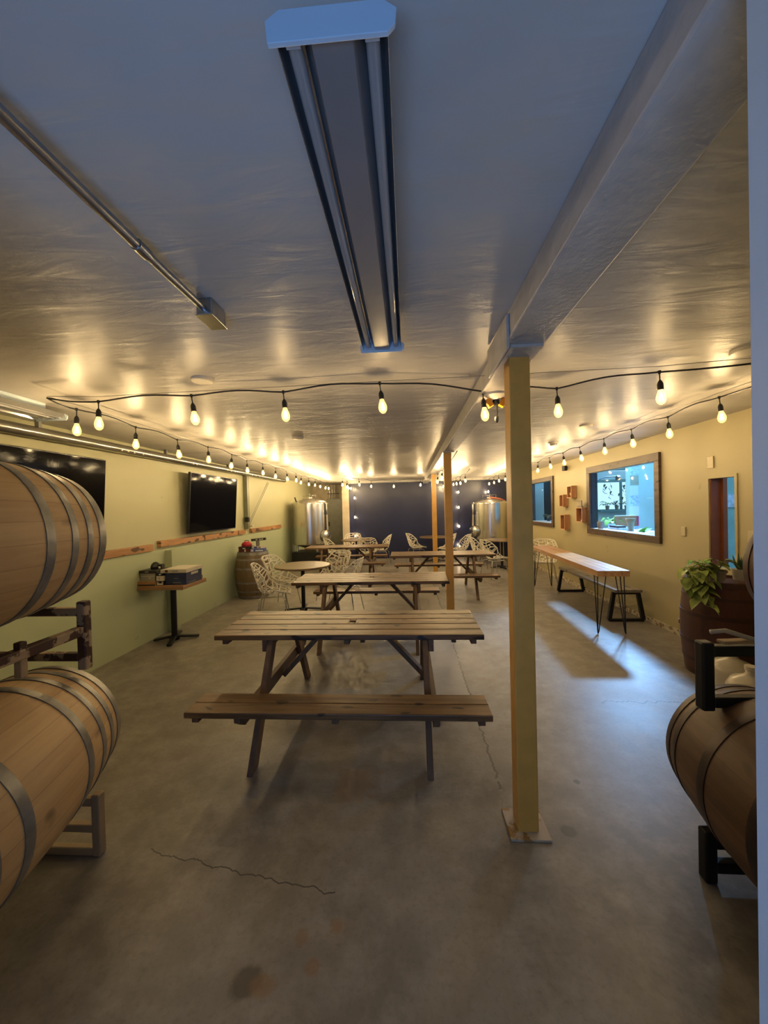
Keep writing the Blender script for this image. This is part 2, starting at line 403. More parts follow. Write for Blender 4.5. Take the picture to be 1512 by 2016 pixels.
# ceiling beams
bm1 = MB().box(.465, .65, .42, 1.98, 2.39, CEIL)
bm1.box(.50, .655, 1.98, 5.35, 2.385, CEIL).box(.50, .655, 5.35, 8.75, 2.385, CEIL).box(.50, .655, 8.75, 12.3, 2.385, CEIL)
struct(bm1, 'trim_6', 'beam', 'long off-white beam along the ceiling', bevel=.006)
struct(MB().box(-1.9, 3.27, 12.0, 12.3, 2.44, CEIL), 'trim_7', 'beam', 'narrow white drop along top of navy wall')

# window frames
def win(n, y0, y1, z0, z1, hole, lab):
    f = MB(); x0, x1 = WR-.035, WR
    hy0, hy1, hz0, hz1 = hole
    f.box(x0, x1, y0, y1, hz1, z1); f.box(x0, x1, y0, y1, z0, hz0); f.box(x0, x1, y0, hy0, hz0, hz1); f.box(x0, x1, hy1, y1, hz0, hz1)
    r = struct(f, 'window_%d' % n, 'walnut', lab, bevel=.004)
    s = MB().box(WR-.01, WR+.15, hy0, hy1, hz0-.02, hz0+.004).build('window_sill', 'cool_white', r)
    MB().box(WR, WR+.105, hy1-.012, hy1, hz0, hz1).build('window_reveal', 'dark_reveal', r)
    MB().box(WR+.07, WR+.076, hy0, hy1-.012, hz0+.004, hz1).build('window_pane', 'glass', r)
win(1, 5.13, 7.13, 1.095, 2.28, wins[0], 'near window with dark wood frame looking into a bright room')
win(2, 8.75, 10.42, 1.11, 2.27, wins[1], 'far window with dark wood frame beside the wall boxes')
h = wins[2]
struct(MB().box(WR-.012, WR, h[0]-.03, h[1]+.03, h[3], h[3]+.03).box(WR-.012, WR, h[0]-.03, h[0], h[2], h[3]).box(WR-.012, WR, h[1], h[1]+.03, h[2], h[3]),
       'window_3', 'wall_r', 'narrow opening in the right wall above the red barrel')
# side room seen through the openings
struct(MB().box(3.40, 9.0, 11.5, 11.62, 0, 1.42).box(3.40, 5.30, 11.5, 11.62, 1.42, 2.55).box(6.95, 9.0, 11.5, 11.62, 1.42, 2.55).box(5.30, 6.95, 11.5, 11.62, 2.28, 2.55), 'wall_side_room_back', 'room')
struct(MB().box(4.36, 9.0, 7.8, 7.92, 0, 2.45), 'wall_side_room', 'room', 'pale blue partition seen through the near window')
struct(MB().box(3.40, 9.0, 5.02, 5.12, 0, 2.6).box(3.75, 4.9, 4.95, 5.03, 0, 2.3), 'wall_side_room_near', 'pale_teal')
struct(MB().box(3.275, 3.415, 4.335, 4.35, .93, 1.875).box(3.372, 3.415, 4.30, 4.36, 0, 2.3), 'door_1', 'door_wood', 'red-brown door leaf inside narrow opening')
struct(MB().box(3.42, 3.465, 4.36, 4.40, 0, 2.4), 'trim_8', 'cool_white')
struct(MB().box(3.372, 6.5, 2.7, 2.8, 0, 2.0), 'wall_closet_light_block', 'teal')  # unseen wall added to hold sky light back from the narrow opening
wf = MB(); wf.box(5.30, 6.95, 11.44, 11.5, 1.38, 1.44).box(5.30, 6.95, 11.46, 11.5, 2.22, 2.30).box(6.16, 6.21, 11.46, 11.52, 1.44, 2.22).box(5.30, 5.35, 11.46, 11.52, 1.42, 2.25)
wf.box(5.5, 7.0, 11.22, 11.5, 1.38, 1.42)
struct(wf, 'window_4', 'teal', 'outer window of the side room')
struct(MB().box(4.0, 8.5, 9.6, 9.72, 2.42, 2.5), 'trim_9', 'teal', 'roof beam of the side room')

# ------------------------------------------------------------------ posts
def post(x, y, lab, plate=True):
    t = empty('support_post', (x, y, 0), label=lab, cat='post', group='yellow steel support posts')
    MB().box(-.051, .051, -.051, .051, .006, 2.385).build('shaft', 'post', t, bevel=.006)
    MB().box(-.098, .098, -.098, .098, 0, .012).build('base_plate', 'plate', t, bevel=.002)
    MB().box(-.075, .075, -.17, .17, 2.375, 2.389).build('cap_plate', 'beam', t)
post(.565, 1.975, 'nearest mustard yellow steel post standing alone in front of the tables')
post(.562, 5.35, 'middle yellow steel post behind the end of the second picnic table')
post(.60, 8.75, 'farthest yellow steel post in front of the navy wall')
g = MB().box(.452, .464, 1.72, 2.12, 2.34, 2.49)
tag(g.build('splice_plate', 'beam', bevel=.002), 'white steel splice plate on the beam beside the nearest post', 'plate')

# ------------------------------------------------------------------ fluorescent fixtures
def fixture(x, y0, y1, w, z0, lab, nudge=0):
    t = empty('fluorescent_fixture', (x, y0, z0), label=lab, cat='ceiling light')
    hw = w/2; L = y1-y0; hz = CEIL - z0
    pl = [(-hw, .0), (-hw+.012, -.0), (hw-.012, 0), (hw, .012), (hw+.003, .036), (hw-.02, .052), (-hw+.02, .052), (-hw-.003, .036)]
    MB().prism_y(pl, -.004, .004).build('end_plate', 'blue_lit_enamel', t, bevel=.001)
    MB().prism_y(pl, L-.004, L+.004).build('end_plate', 'blue_lit_enamel', t, bevel=.001)
    # reflector body : side wings, troughs and central ridge
    sec = [(-hw+.012, .012), (-hw+.022, .05), (-.055, .056), (.055, .056), (hw-.022, .05), (hw-.012, .012)]
    m = MB(); a = [m.bm.verts.new((px, .004, pz)) for px, pz in sec]; b = [m.bm.verts.new((px, L-.004, pz)) for px, pz in sec]
    for i in range(len(sec)-1): m.bm.faces.new([a[i], a[i+1], b[i+1], b[i]])
    m.build('reflector', 'reflector', t, solid=.0015)
    MB().box(-.05, .05, .25, L-.10, .058, hz).build('ballast_housing', 'blue_lit_enamel', t)
    MB().prism_y([(-.034, .010), (.034, .010), (.052, .05), (-.052, .05)], .005, L-.005).build('centre_cover', 'centre', t)
    for s in (-1, 1):
        MB().tube([(s*.066, .012, .026), (s*.066, L-.012, .026)], .0125, 16).build('tube', 'tube', t, smooth=True, autos=True)
        for yy in (.012, L-.012):
            MB().box(s*.066-.012, s*.066+.012, yy-.006, yy+.006, .012, .056).build('lamp_holder', 'cool_white', t)
fixture(-.106, .617, 1.86, .208, 2.405, 'long unlit twin-tube fluorescent fixture overhead in the middle of the ceiling')
fixture(-2.80, 1.55, 2.86, .26, 2.40, 'fluorescent fixture at the far left of the ceiling above the black television')

# conduit on ceiling
t = empty('conduit', (-.80, .56, CEIL), label='galvanised conduit pipe across the ceiling ending in a small box', cat='conduit')
zc = 2.463-CEIL
MB().tube([(0, 0, zc), (0, .57, zc)], .0155, 14).build('pipe', 'galv', t, smooth=True, autos=True)
MB().tube([(0, .55, zc), (0, .60, zc)], .0185, 14).build('coupling', 'galv', t, smooth=True, autos=True)
MB().tube([(0, .57, zc), (.0, .70, zc), (.003, .82, zc), (.0, .93, zc+.004)], .0135, 14).build('pipe', 'galv', t, smooth=True, autos=True)
MB().box(-.03, .035, .93, 1.05, zc-.022, 0).build('junction_box', 'galv', t, bevel=.004)
MB().box(-.034, .039, .925, 1.055, zc-.026, zc-.022).build('cover_plate', 'steel', t, bevel=.002)
# duct track along left wall
t = empty('metal_track', (-3.28, .6, 2.375), label='long shiny perforated metal track high along the left wall', cat='metal track')
MB().tube([(0, 0, 0), (0, 9.4, .055)], .052, 20).build('rail', 'rail_steel', t, smooth=True, autos=True)
for y in [1.95, 2.02, 2.09, 2.2, 3.55, 3.65, 3.75, 3.9, 5.0, 5.1, 6.1, 6.25, 6.4, 7.2, 7.4, 7.6]:
    MB().tube([(.046, y, -.022+y*.0059), (.053, y, -.022+y*.0059)], .010, 10).build('rivet', 'white_pl', t)
for y in (.8, 2.6, 4.4, 6.2, 8.0):
    MB().box(-.02, .02, y, y+.03, .05, CEIL-2.375).build('hanger', 'galv', t)

# discs on ceiling
discs = [(-1.31, 2.40, .068, 'white round ceiling disc above the near light string left of centre'), (1.97, 2.34, .075, 'white round ceiling disc partly cut by the door edge at the right'),
         (-1.29, 4.49, .068, 'farther white ceiling disc above the left tables'), (1.99, 4.36, .068, 'farther white ceiling disc right of the nearest post')]
for x, y, r, lab in discs:
    o = MB().lathe([(r, 0), (r, -.012), (r*.93, -.018), (r*.5, -.02), (0, -.021)], 32).build('ceiling_disc', 'white_pl', loc=(x, y, CEIL), smooth=True, autos=True)
    tag(o, lab, 'ceiling disc', 'round ceiling discs')
t = empty('smoke_detector', (2.06, 5.5, CEIL), label='small white smoke detector on the ceiling right of the nearest post', cat='smoke detector')
MB().lathe([(.065, 0), (.065, -.015), (.05, -.02)], 24).build('base', 'white_pl', t, smooth=True, autos=True)
MB().lathe([(.048, -.018), (.045, -.045), (.03, -.052), (0, -.053)], 24).build('cover', 'beam', t, smooth=True, autos=True)

# power tap on beam
t = empty('power_tap', (.60, 2.58, 2.385), label='white lamp holder with two orange outlets and black plug under the beam', cat='power tap')
MB().lathe([(.055, 0), (.055, -.01), (.035, -.022), (.02, -.03), (0, -.03)], 24).build('holder', 'white_pl', t, smooth=True, autos=True)
MB().lathe([(.017, -.03), (.017, -.055), (.0, -.055)], 16).build('adapter', 'rubber', t, smooth=True, autos=True)
for s in (-1, 1): MB().obox((s*.034, 0, -.045), (.028, .026, .045), ry=s*.5).build('outlet', 'orange', t, bevel=.003)
MB().obox((.068, 0, -.036), (.035, .025, .022), ry=-.3).build('plug', 'rubber', t, bevel=.004)
MB().tube([(0, -.02, -.05), (.0, -.02, -.10), (-.002, -.02, -.115)], .004, 6).build('pull_cord', 'rubber', t)
MB().lathe([(.0, -.115), (.010, -.12), (.012, -.135), (.006, -.15), (0, -.152)], 12, c=(-.002, -.02, 0)).build('unlit_bulb', 'grey', t, smooth=True)
MB().tube([(.08, 0, -.03), (.10, 0, -.015), (.11, -.02, -.001)], .004, 6).build('cord', 'rubber', t)

t.scale = (1.3, 1.3, 1.3)

# ------------------------------------------------------------------ string lights
sock_me = {}
def socket_unit(parent, loc, kind='near', drop=.05, tilt=(0, 0)):
    if 's' not in sock_me:
        m = MB().tube([(0,0,0), (0,0,-drop)], .0035, 6)
        m.lathe([(.004, -drop+.004), (.012, -drop-.008), (.0165, -drop-.022), (.0165, -drop-.055), (.0, -drop-.055)], 14)
        m.lathe([(.009, .009), (.010, 0), (.006, -.012), (0, -.012)], 10)
        o = m.build('socket', 'rubber', smooth=True, autos=True); sock_me['s'] = o.data; COL.objects.unlink(o); bpy.data.objects.remove(o)
        for k in ('near', 'mid', 'far', 'cool'):
            o = MB().lathe([(.012, -drop-.053), (.014, -drop-.062), (.024, -drop-.088), (.028, -drop-.106), (.024, -drop-.128), (.013, -drop-.142), (0, -drop-.147)], 14).build('bulb', 'bulb_cool' if k == 'cool' else 'bulb', smooth=True)
            fb = MB()
            for q in range(4):
                a = q*PI/2+.4; ax, ay = math.cos(a), math.sin(a)
                fb.tube([(ax*.005, ay*.005, -drop-.078), (ax*.011, ay*.011, -drop-.122)], .0016, 4)
            fo = fb.build('f', {'near': 'filament', 'mid': 'filament_mid', 'far': 'filament_far', 'cool': 'filament_cool'}[k]); me = o.data; me.materials.append(fo.data.materials[0])
            jb = bmesh.new(); jb.from_mesh(me); nf = len(jb.faces); jb.from_mesh(fo.data); jb.faces.ensure_lookup_table()
            for f in list(jb.faces)[nf:]: f.material_index = 1
            jb.to_mesh(me); jb.free(); bpy.data.objects.remove(fo)
            sock_me[k] = o.data; COL.objects.unlink(o); bpy.data.objects.remove(o)
    s = bpy.data.objects.new('socket', sock_me['s']); COL.objects.link(s); s.parent = parent; s.location = loc
    s.rotation_euler = (tilt[0], tilt[1], 0)
    b = bpy.data.objects.new('bulb', sock_me[kind]); COL.objects.link(b); b.parent = s
    b['label'] = 'glowing clear filament bulb'
def string_light(p0, nodes, p1, lab, wire=True, grp='warm bulb string lights', sag=.03):
    P0 = Vector(p0); t = empty('string_light', p0, label=lab, cat='string light', group=grp)
    nd = [Vector(n) - P0 for n in nodes]; e = Vector(p1) - P0
    pts = [Vector((0,0,0))]
    chain = nd + [e]; prev = Vector((0,0,0))
    for i, q in enumerate(chain):
        last = i == len(chain)-1
        top = (prev + q) / 2; top.z = max(prev.z, q.z) + sag*.75
        for k in range(1, 9):
            f = k/8
            if i == 0 or last: pt = prev.lerp(q, f); pt.z -= sag*.4*math.sin(PI*f)
            else:
                pt = prev.lerp(q, f); zl = prev.z + (q.z-prev.z)*f
                pt.z = zl + (top.z - max(prev.z, q.z)) * (math.sin(PI*f)**1.5) if f not in (0, 1) else zl
            pts.append(pt)
        prev = q
    MB().tube(pts, .0055, 7).build('cable', 'rubber', t, smooth=True)
    if wire: MB().tube([(0,0,.01), tuple(Vector((0,0,.035)) + nd[0]), tuple(Vector((0,0,.035)) + nd[-1]), tuple(e + Vector((0,0,.01)))], .0018, 5).build('support_wire', 'galv', t)
    for q in nd: socket_unit(t, tuple(q), kind='near' if (q+P0).y < 2.63 else 'mid' if (q+P0).y < 5.5 else 'far', tilt=(random.uniform(-.1,.1), random.uniform(-.12,.12)))
    return t
ZS = 2.425
string_light((-2.40, 2.42, 2.44), [(-2.08, 2.47, ZS-.01), (-1.42, 2.46, ZS), (-.80, 2.47, ZS), (-.16, 2.42, ZS+.012), (.51, 2.56, ZS-.025), (1.01, 2.62, ZS-.01), (1.54, 2.42, ZS+.005)], (2.35, 2.30, 2.455),
             'nearest bulb string crossing the whole ceiling from left to right')
string_light((-2.40, 2.42, 2.44), [(-2.41+.012*(k%5), 2.66+.592*k, ZS-.008*((k*7)%3)) for k in range(16)], (-2.32, 12.0, 2.45),
             'long bulb string running down the left side of the ceiling')
string_light((2.42, 2.30, 2.45), [(2.38+.01*(k%4), 3.06+.59*k, ZS-.006*((k*5)%3)) for k in range(15)], (2.42, 12.1, 2.44),
             'long bulb string running down the right side of the ceiling')
string_light((-1.50, 9.2, 2.44), [(-1.25, 9.8, ZS-.02), (-1.00, 10.5, ZS-.03), (-.37, 10.5, ZS-.05), (.36, 10.5, ZS-.03)], (.50, 10.5, 2.43),
             'short bulb string crossing in front of the navy wall left of the far post', wire=False)
string_light((-1.50, 9.1, 2.44), [(-1.62, 9.5, ZS-.03), (-1.60, 10.1, ZS-.05), (-1.72, 10.7, ZS-.03), (-1.75, 11.3, ZS-.02), (-1.78, 11.9, ZS)], (-1.8, 12.1, 2.44),
             'bulb string from the ceiling hook back to the left edge of navy wall', wire=False)
string_light((.72, 5.5, 2.43), [(.67, 6.4, 2.33), (.66, 7.2, 2.32), (.64, 8.0, 2.31)], (.67, 8.68, 2.42), 'bulb string hung along the beam between middle and far post', wire=False)
string_light((1.36, 8.4, 2.44), [(1.33, 8.9, ZS-.05), (1.30, 9.5, ZS-.07), (1.27, 10.1, ZS-.05), (1.27, 10.7, ZS-.03), (1.20, 11.3, ZS-.03), (1.12, 11.85, ZS-.02)], (1.0, 12.1, 2.44),
             'bulb string right of the middle post running to the navy wall', wire=False)
def vstring(x, y, zt, zs, lab):
    t = empty('hanging_bulb_cord', (x, y, zt), label=lab, cat='string light', group='vertical bulb cords on the navy wall')
    MB().tube([(0, 0, 0), (.006, 0, (zs[-1]-zt)*.5), (0, 0, zs[-1]-zt+.11)], .005, 6).build('cable', 'rubber', t, smooth=True)
    for i, z in enumerate(zs): socket_unit(t, (.0, -.02, z-zt+.11), kind='cool')
vstring(-1.70, 12.15, 2.44, [2.02, 1.40, .80], 'vertical bulb cord hanging down left edge of the navy wall')
vstring(1.60, 12.15, 2.44, [2.12, 1.64, 1.04, .42], 'vertical bulb cord hanging right of the middle post on navy wall')
vstring(2.52, 12.10, 2.44, [2.11], 'single bulb on a cord above the right steel tank')

# ------------------------------------------------------------------ picnic tables
def picnic_proto():
    t = empty('picnic_table', (0, 0, 0))
    W = 1.94; x0 = -W/2
    top = MB(); n = 5; d = .66/n
    for i in range(n):
        y = -.33 + i*d
        if i == 2:
            top.box(x0, -.025, y+.003, y+d-.003, .712, .75).box(.025, -x0, y+.003, y+d-.003, .712, .75)
            top.box(-.025, .025, y+.003, y+d/2-.018, .712, .75).box(-.025, .025, y+d/2+.018, y+d-.003, .712, .75)
        else: top.box(x0+(i%2)*.004, -x0, y+.003, y+d-.003, .712, .75)
    top.build('tabletop', 'picnic', t, bevel=.006)
    for s in (-1, 1):
        se = MB()
        for k in range(2):
            y = s*.80 - (0 if s > 0 else -.0) - s*(.125*k) ; a, b = sorted((y, y - s*.121))
            se.box(x0+.05, -x0-.05, a, b, .405, .443)
        se.build('seat', 'picnic', t, bevel=.006)
        for px in (-.86, 0, .86):
            MB().prism_y([(px-.02, .405), (px-.02, .372), (px+.02, .372), (px+.02, .405)], *sorted((s*.58, s*.78))).build('cleat', 'picnic_dark', t)
    for px in (-.90, 0, .90): MB().box(px-.02, px+.02, -.30, .30, .675, .712).build('cleat', 'picnic_dark', t, bevel=.003)
    for sx in (-1, 1):
        xx = sx*.60
        MB().box(xx-.019, xx+.019, -.31, .31, .625, .712).build('top_beam', 'picnic_dark', t, bevel=.003)
        m = MB(); poly = [(-.78, .405), (-.78, .37), (-.70, .315), (.70, .315), (.78, .37), (.78, .405)]
        a = [m.bm.verts.new((xx-.019, y, z)) for y, z in poly]; b = [m.bm.verts.new((xx+.019, y, z)) for y, z in poly]
        m.bm.faces.new(a); m.bm.faces.new(b[::-1])
        for i in range(6): m.bm.faces.new([a[i], b[i], b[(i+1)%6], a[(i+1)%6]])
        m.build('seat_beam', 'picnic_dark', t, bevel=.003)
        for s in (-1, 1):
            xl = xx - sx*.040
            m = MB(); q = [(s*.20, .712), (s*.30, .712), (s*.72, 0), (s*.62, 0)]
            a = [m.bm.verts.new((xl-.019, y, z)) for y, z in q]; b = [m.bm.verts.new((xl+.019, y, z)) for y, z in q]
            m.bm.faces.new(a); m.bm.faces.new(b[::-1])
            for i in range(4): m.bm.faces.new([a[i], b[i], b[(i+1)%4], a[(i+1)%4]])
            m.build('leg', 'picnic_leg', t, bevel=.004)
        MB().bar((sx*.56, 0, .33), (sx*.22, 0, .695), .085, .036).build('brace', 'picnic_leg', t, bevel=.003)
    return t
pt = picnic_proto()
spots = [(-.46, 3.00, 0, 'nearest weathered picnic table with attached benches left of the near yellow post'),
         (-.49, 4.93, .004, 'second picnic table from the front, its right end behind the middle yellow post'),
         (.62, 7.38, .012, 'third picnic table, to the right behind the middle yellow post'),
         (-1.46, 9.05, .02, 'farthest picnic table at the left in front of the left steel tank')]
for i, (x, y, r, lab) in enumerate(spots):
    o = pt if i == 0 else copy_tree(pt)
    o.location = (x, y, 0); o.rotation_euler = (0, 0, r); tag(o, lab, 'picnic table', 'wooden picnic tables')

# ------------------------------------------------------------------ chairs
def lerp_tab(tab, v):
    for (a, p), (b, q) in zip(tab, tab[1:]):
        if v <= b:
            f = (v-a)/(b-a); f = f*f*(3-2*f) if len(p) == 1 else f
            return [p[i]+(q[i]-p[i])*f for i in range(len(p))]
    return list(tab[-1][1])
def chair_proto():
    t = empty('perforated_chair', (0, 0, 0))
    C = [(0, (.25, .435)), (.08, (.23, .45)), (.30, (.05, .425)), (.44, (-.10, .425)), (.53, (-.17, .46)), (.62, (-.205, .53)), (.80, (-.25, .70)), (.95, (-.29, .84)), (1, (-.295, .87))]
    Wd = [(0, (.17,)), (.10, (.215,)), (.40, (.26,)), (.60, (.27,)), (.85, (.235,)), (.96, (.20,)), (1, (.13,))]
    Hs = [(0, (0., .0)), (.12, (.02, 0.)), (.30, (.08, .0)), (.45, (.17, .04)), (.58, (.20, .11)), (.75, (.10, .10)), (1, (0., .02))]
    rnd = random.Random(3)
    nu, nv = 7, 13; m = MB(); g = []
    for j in range(nv+1):
        row = []
        for i in range(nu+1):
            u = -1+2*i/nu; v = j/nv
            if 0 < i < nu: u += rnd.uniform(-.35, .35)*2/nu
            if 0 < j < nv and 0 < i < nu: v += rnd.uniform(-.4, .4)/nv
            y, z = lerp_tab(C, v); w, = lerp_tab(Wd, v); up, fw = lerp_tab(Hs, v)
            e = abs(u)**2.6
            row.append(m.bm.verts.new((u*w, y+fw*e, z+up*e)))
        g.append(row)
    for j in range(nv):
        for i in range(nu): m.bm.faces.new([g[j][i], g[j][i+1], g[j+1][i+1], g[j+1][i]])
    bm = m.bm
    inner = [f for f in bm.faces]
    for f in inner:
        if rnd.random() < .35:
            vs = list(f.verts); k = rnd.choice((0, 1))
            bmesh.utils.face_split(f, vs[k], vs[k+2])
    es = [e for e in bm.edges if len(e.link_faces) == 2]; rnd.shuffle(es)
    used = set(); ds = []
    for e in es[:int(len(es)*.25)]:
        fs = e.link_faces
        if any(f in used for f in fs): continue
        used.update(fs); ds.append(e)
    bmesh.ops.dissolve_edges(bm, edges=ds, use_verts=False)
    fs = list(bm.faces)
    r = bmesh.ops.inset_individual(bm, faces=fs, thickness=.012)
    bmesh.ops.delete(bm, geom=[f for f in fs if f.is_valid and f.calc_area() > .00008], context='FACES')
    rim = []
    for j in range(nv+1): rim.append(g[j][0])
    top = g[nv][1:nu]; rt = [g[j][nu] for j in range(nv, -1, -1)]; fr = g[0][nu-1:0:-1]
    loop = [v.co.copy() for v in rim+top+rt+fr] ; loop.append(loop[0].copy())
    m.build('shell', 'chair', t, solid=.009)
    MB().tube(loop, .009, 6, caps=False).build('rim', 'chair', t, smooth=True)
    fr = [(.16, .14, .40), (.16, -.13, .40), (-.16, -.13, .40), (-.16, .14, .40), (.16, .14, .40)]
    MB().tube(fr, .008, 7, caps=False).build('seat_frame', 'chrome', t, smooth=True)
    for sx in (-1, 1):
        for sy in (-1, 1):
            MB().tube([(sx*.15, sy*.13, .405), (sx*.18, sy*.17, .38), (sx*.23, sy*.23, .01)], .0085, 7).build('leg', 'chrome', t, smooth=True)
    return t
ch = chair_proto()
def face(dx, dy): return math.atan2(-dx, dy)
chairs = [(-2.18, 6.36, face(1, -.25), 'white perforated chair behind near left round table, its back against the grey barrel'),
          (-2.02, 5.50, face(1, .28), 'white perforated chair at near left side of the near left round table'),
          (-1.36, 6.78, face(-.5, -.8), 'white perforated chair at far right side of near left round table'),
          (-1.02, 5.95, face(-1, .2), 'bluish-lit white chair with its back to us right of near left round table'),
          (-1.70, 11.55, face(.1, -1), 'white chair behind the back left round table facing us'),
          (-1.10, 10.16, face(.0, 1), 'white chair with back to us behind the farthest picnic table'),
          (-.78, 10.9, face(-1, .1), 'white chair seen side-on at the right of back left round table'),
          (-2.02, 10.25, face(.8, .5), 'white chair just right of the left steel tank, half behind the farthest picnic table'),
          (.22, 11.35, face(.85, .35), 'white chair alone in front of navy wall left of the far post'),
          (1.05, 10.9, face(-1, .35), 'white chair half hidden behind the middle post by the navy wall'),
          (1.42, 10.6, face(-.9, .5), 'white chair seen side-on just right of the middle post'),
          (1.80, 9.65, face(1, .1), 'white chair seen side-on left of the right steel tank'),
          (1.92, 8.75, face(.9, .35), 'white perforated chair at the right end of the third picnic table'),
          (2.88, 8.30, face(-.3, -1), 'white chair past the far end of the hairpin-leg table by the right wall')]
for i, (x, y, r, lab) in enumerate(chairs):
    o = ch if i == 0 else copy_tree(ch)
    o.location = (x, y, 0); o.rotation_euler = (0, 0, r); tag(o, lab, 'chair', 'white perforated plastic chairs')

# ------------------------------------------------------------------ round tables
def round_table():
    t = empty('round_table', (0, 0, 0))
    MB().lathe([(0, .715), (.44, .715), (.45, .722), (.45, .738), (.44, .745), (0, .745)], 48).build('tabletop', 'round_top', t, smooth=True, autos=True)
    MB().lathe([(.032, .70), (.032, .04), (.06, .03), (.06, .0)], 20).build('column', 'black', t, smooth=True, autos=True)
    m = MB(); m.obox((0, 0, .705), (.45, .05, .012)); m.obox((0, 0, .705), (.05, .45, .012)); m.build('top_bracket', 'black', t)
    for k in range(4):
        a = k*PI/2
        MB().bar((0, 0, .045), (math.cos(a)*.30, math.sin(a)*.30, .022), .06, .022).build('foot', 'black', t, bevel=.006)
    return t
rt = round_table()
for i, (x, y, r, lab) in enumerate([(-1.74, 6.12, .15, 'round brown table by the grey barrel with white chairs around it'), (-1.50, 10.9, .4, 'round table behind the farthest picnic table beside the left tank'),
                                   (.78, 11.5, .2, 'round table against the navy wall behind the far post'), (2.42, 10.1, .1, 'round table below the right steel tank')]):
    o = rt if i == 0 else copy_tree(rt)
    o.location = (x, y, 0); o.rotation_euler = (0, 0, r); tag(o, lab, 'table', 'round pedestal tables')

# ------------------------------------------------------------------ barrels
def barrel(loc, rot, L, re, rb, body, hoopm, lab, hoops, grp=None, bung=True, upright=False):
    t = empty('barrel', loc, rot, lab, 'barrel', grp)
    off = L/2 if upright else 0
    def rad(z): return rb - (rb-re)*(abs(2*z/L))**1.9
    prof = [(re-.022, -L/2+.0), (re, -L/2)]
    N = 26
    for i in range(1, N): z = -L/2 + L*i/N; prof.append((rad(z), z))
    prof += [(re, L/2), (re-.022, L/2)]
    prof = [(re-.024, -L/2+.035)] + prof + [(re-.024, L/2-.035)]
    MB().lathe(prof, 64, c=(0, 0, off)).build('staves', body, t, smooth=True, autos=True)
    for s in (-1, 1):
        z = s*(L/2-.033)
        MB().lathe([(0, z-.008), (re-.022, z-.008), (re-.022, z+.008), (0, z+.008)], 40, c=(0, 0, off)).build('head', body, t, smooth=True, autos=True)
    for z, w in hoops:
        for s in (-1, 1):
            a, b = s*z-w/2, s*z+w/2
            MB().lathe([(rad(a)-.001, a), (rad(a)+.0035, a), (rad((a+b)/2)+.0045, (a+b)/2), (rad(b)+.0035, b), (rad(b)-.001, b)], 64, c=(0, 0, off)).build('hoop', hoopm, t, smooth=True, autos=True)
    if bung:
        MB().lathe([(.0, .012), (.022, .012), (.024, -.01)], 16, c=(rb, 0, off), M=Matrix.Rotation(PI/2, 3, 'Y')).build('bung', 'stem', t, smooth=True, autos=True)
    return t
H4 = [(.462, .046), (.378, .034), (.288, .034), (.168, .040)]
# left rack barrels: lie along the depth of the room
def lying(center, yaw, pitch, *a, **k):
    # local Z -> world -Y direction turned by yaw
    R = Matrix.Rotation(yaw, 4, 'Z') @ Matrix.Rotation(PI/2 + pitch, 4, 'X')
    return barrel(center, R.to_euler(), *a, **k)
lying((-1.735, 1.235, 1.545), math.radians(-1), 0, .97, .298, .352, 'oak', 'hoop', 'upper pale oak barrel lying on the rusty rack at the left', H4, 'pale oak barrels on the left rack', bung=False)
lying((-1.658, 1.276, .60), math.radians(12), math.radians(2), .97, .298, .352, 'oak', 'hoop', 'lower pale oak barrel lying on the cream rack at the left floor', H4, 'pale oak barrels on the left rack', bung=False)
lying((-2.50, 1.235, 1.545), 0, 0, .97, .298, .352, 'oak', 'hoop', 'upper oak barrel farther left, hidden behind the front one', H4, 'pale oak barrels on the left rack', bung=False)
lying((1.515, 1.48, .455), math.radians(-4), 0, .90, .30, .355, 'oak_dark', 'hoop_dark', 'dark stained barrel lying at the lower right beside the door edge', [(.43, .04), (.36, .035), (.13, .045)], bung=False)
lying((2.0, 1.60, 1.30), 0, 0, .90, .30, .355, 'mahog', 'hoop_red', 'dark red barrel lying on black rack, cut by the door edge', [(.43, .04), (.30, .035), (.13, .045)], bung=False)
barrel((-3.01, 7.18, 0), (0, 0, .4), .87, .275, .335, 'oak_old', 'hoop', 'weathered grey barrel standing upright by left wall with boxes on top', [(.405, .05), (.30, .03), (.13, .035)], upright=True, grp=None)
barrel((2.945, 3.80, 0), (0, 0, 2.6), .90, .27, .312, 'mahog', 'hoop_red', 'dark red stained barrel standing upright with plants on top', [(.42, .05), (.30, .03), (.13, .035)], upright=True)

# ------------------------------------------------------------------ racks
def rack(x0, x1, y0, y1, zb, zt, matn, lab, w=.05, mids=(), side=None, cross=None):
    t = empty('barrel_rack', (x0, y0, zb), label=lab, cat='barrel rack')
    X = x1-x0; Y = y1-y0; Z = zt-zb
    for x in (0, X):
        for y in (0, Y): MB().box(x-w/2, x+w/2, y-w/2, y+w/2, 0, Z).build('post', matn, t, bevel=.008)
        for z in ((.05+w/2, Z-.07) if side is None else side):
            MB().box(x-w/2, x+w/2, w/2, Y-w/2, z-w/2, z+w/2).build('side_rail', matn, t, bevel=.006)
        for f in mids: MB().box(x-w*.35, x+w*.35, Y*f-w*.35, Y*f+w*.35, .05+w, Z-.07-w/2).build('strut', matn, t, bevel=.004)
    for y in (0, Y):
        for z in (cross or (.04+w/2, Z-.05)):
            MB().box(w/2, X-w/2, y-w*.4, y+w*.4, z-w*.5, z+w*.4).build('cross_rail', matn, t, bevel=.006)
    return t
rack(-2.75, -1.575, .98, 1.74, .905, 1.235, 'rust', 'rusty dark red steel rack with chipped paint holding upper left barrel', .044, (.60,), (.19,))
rack(-2.75, -1.535, .98, 1.74, 0, .30, 'beige_rack', 'cream steel rack on the floor under lower left barrel', .042, (), (), (.022, .135, .262))
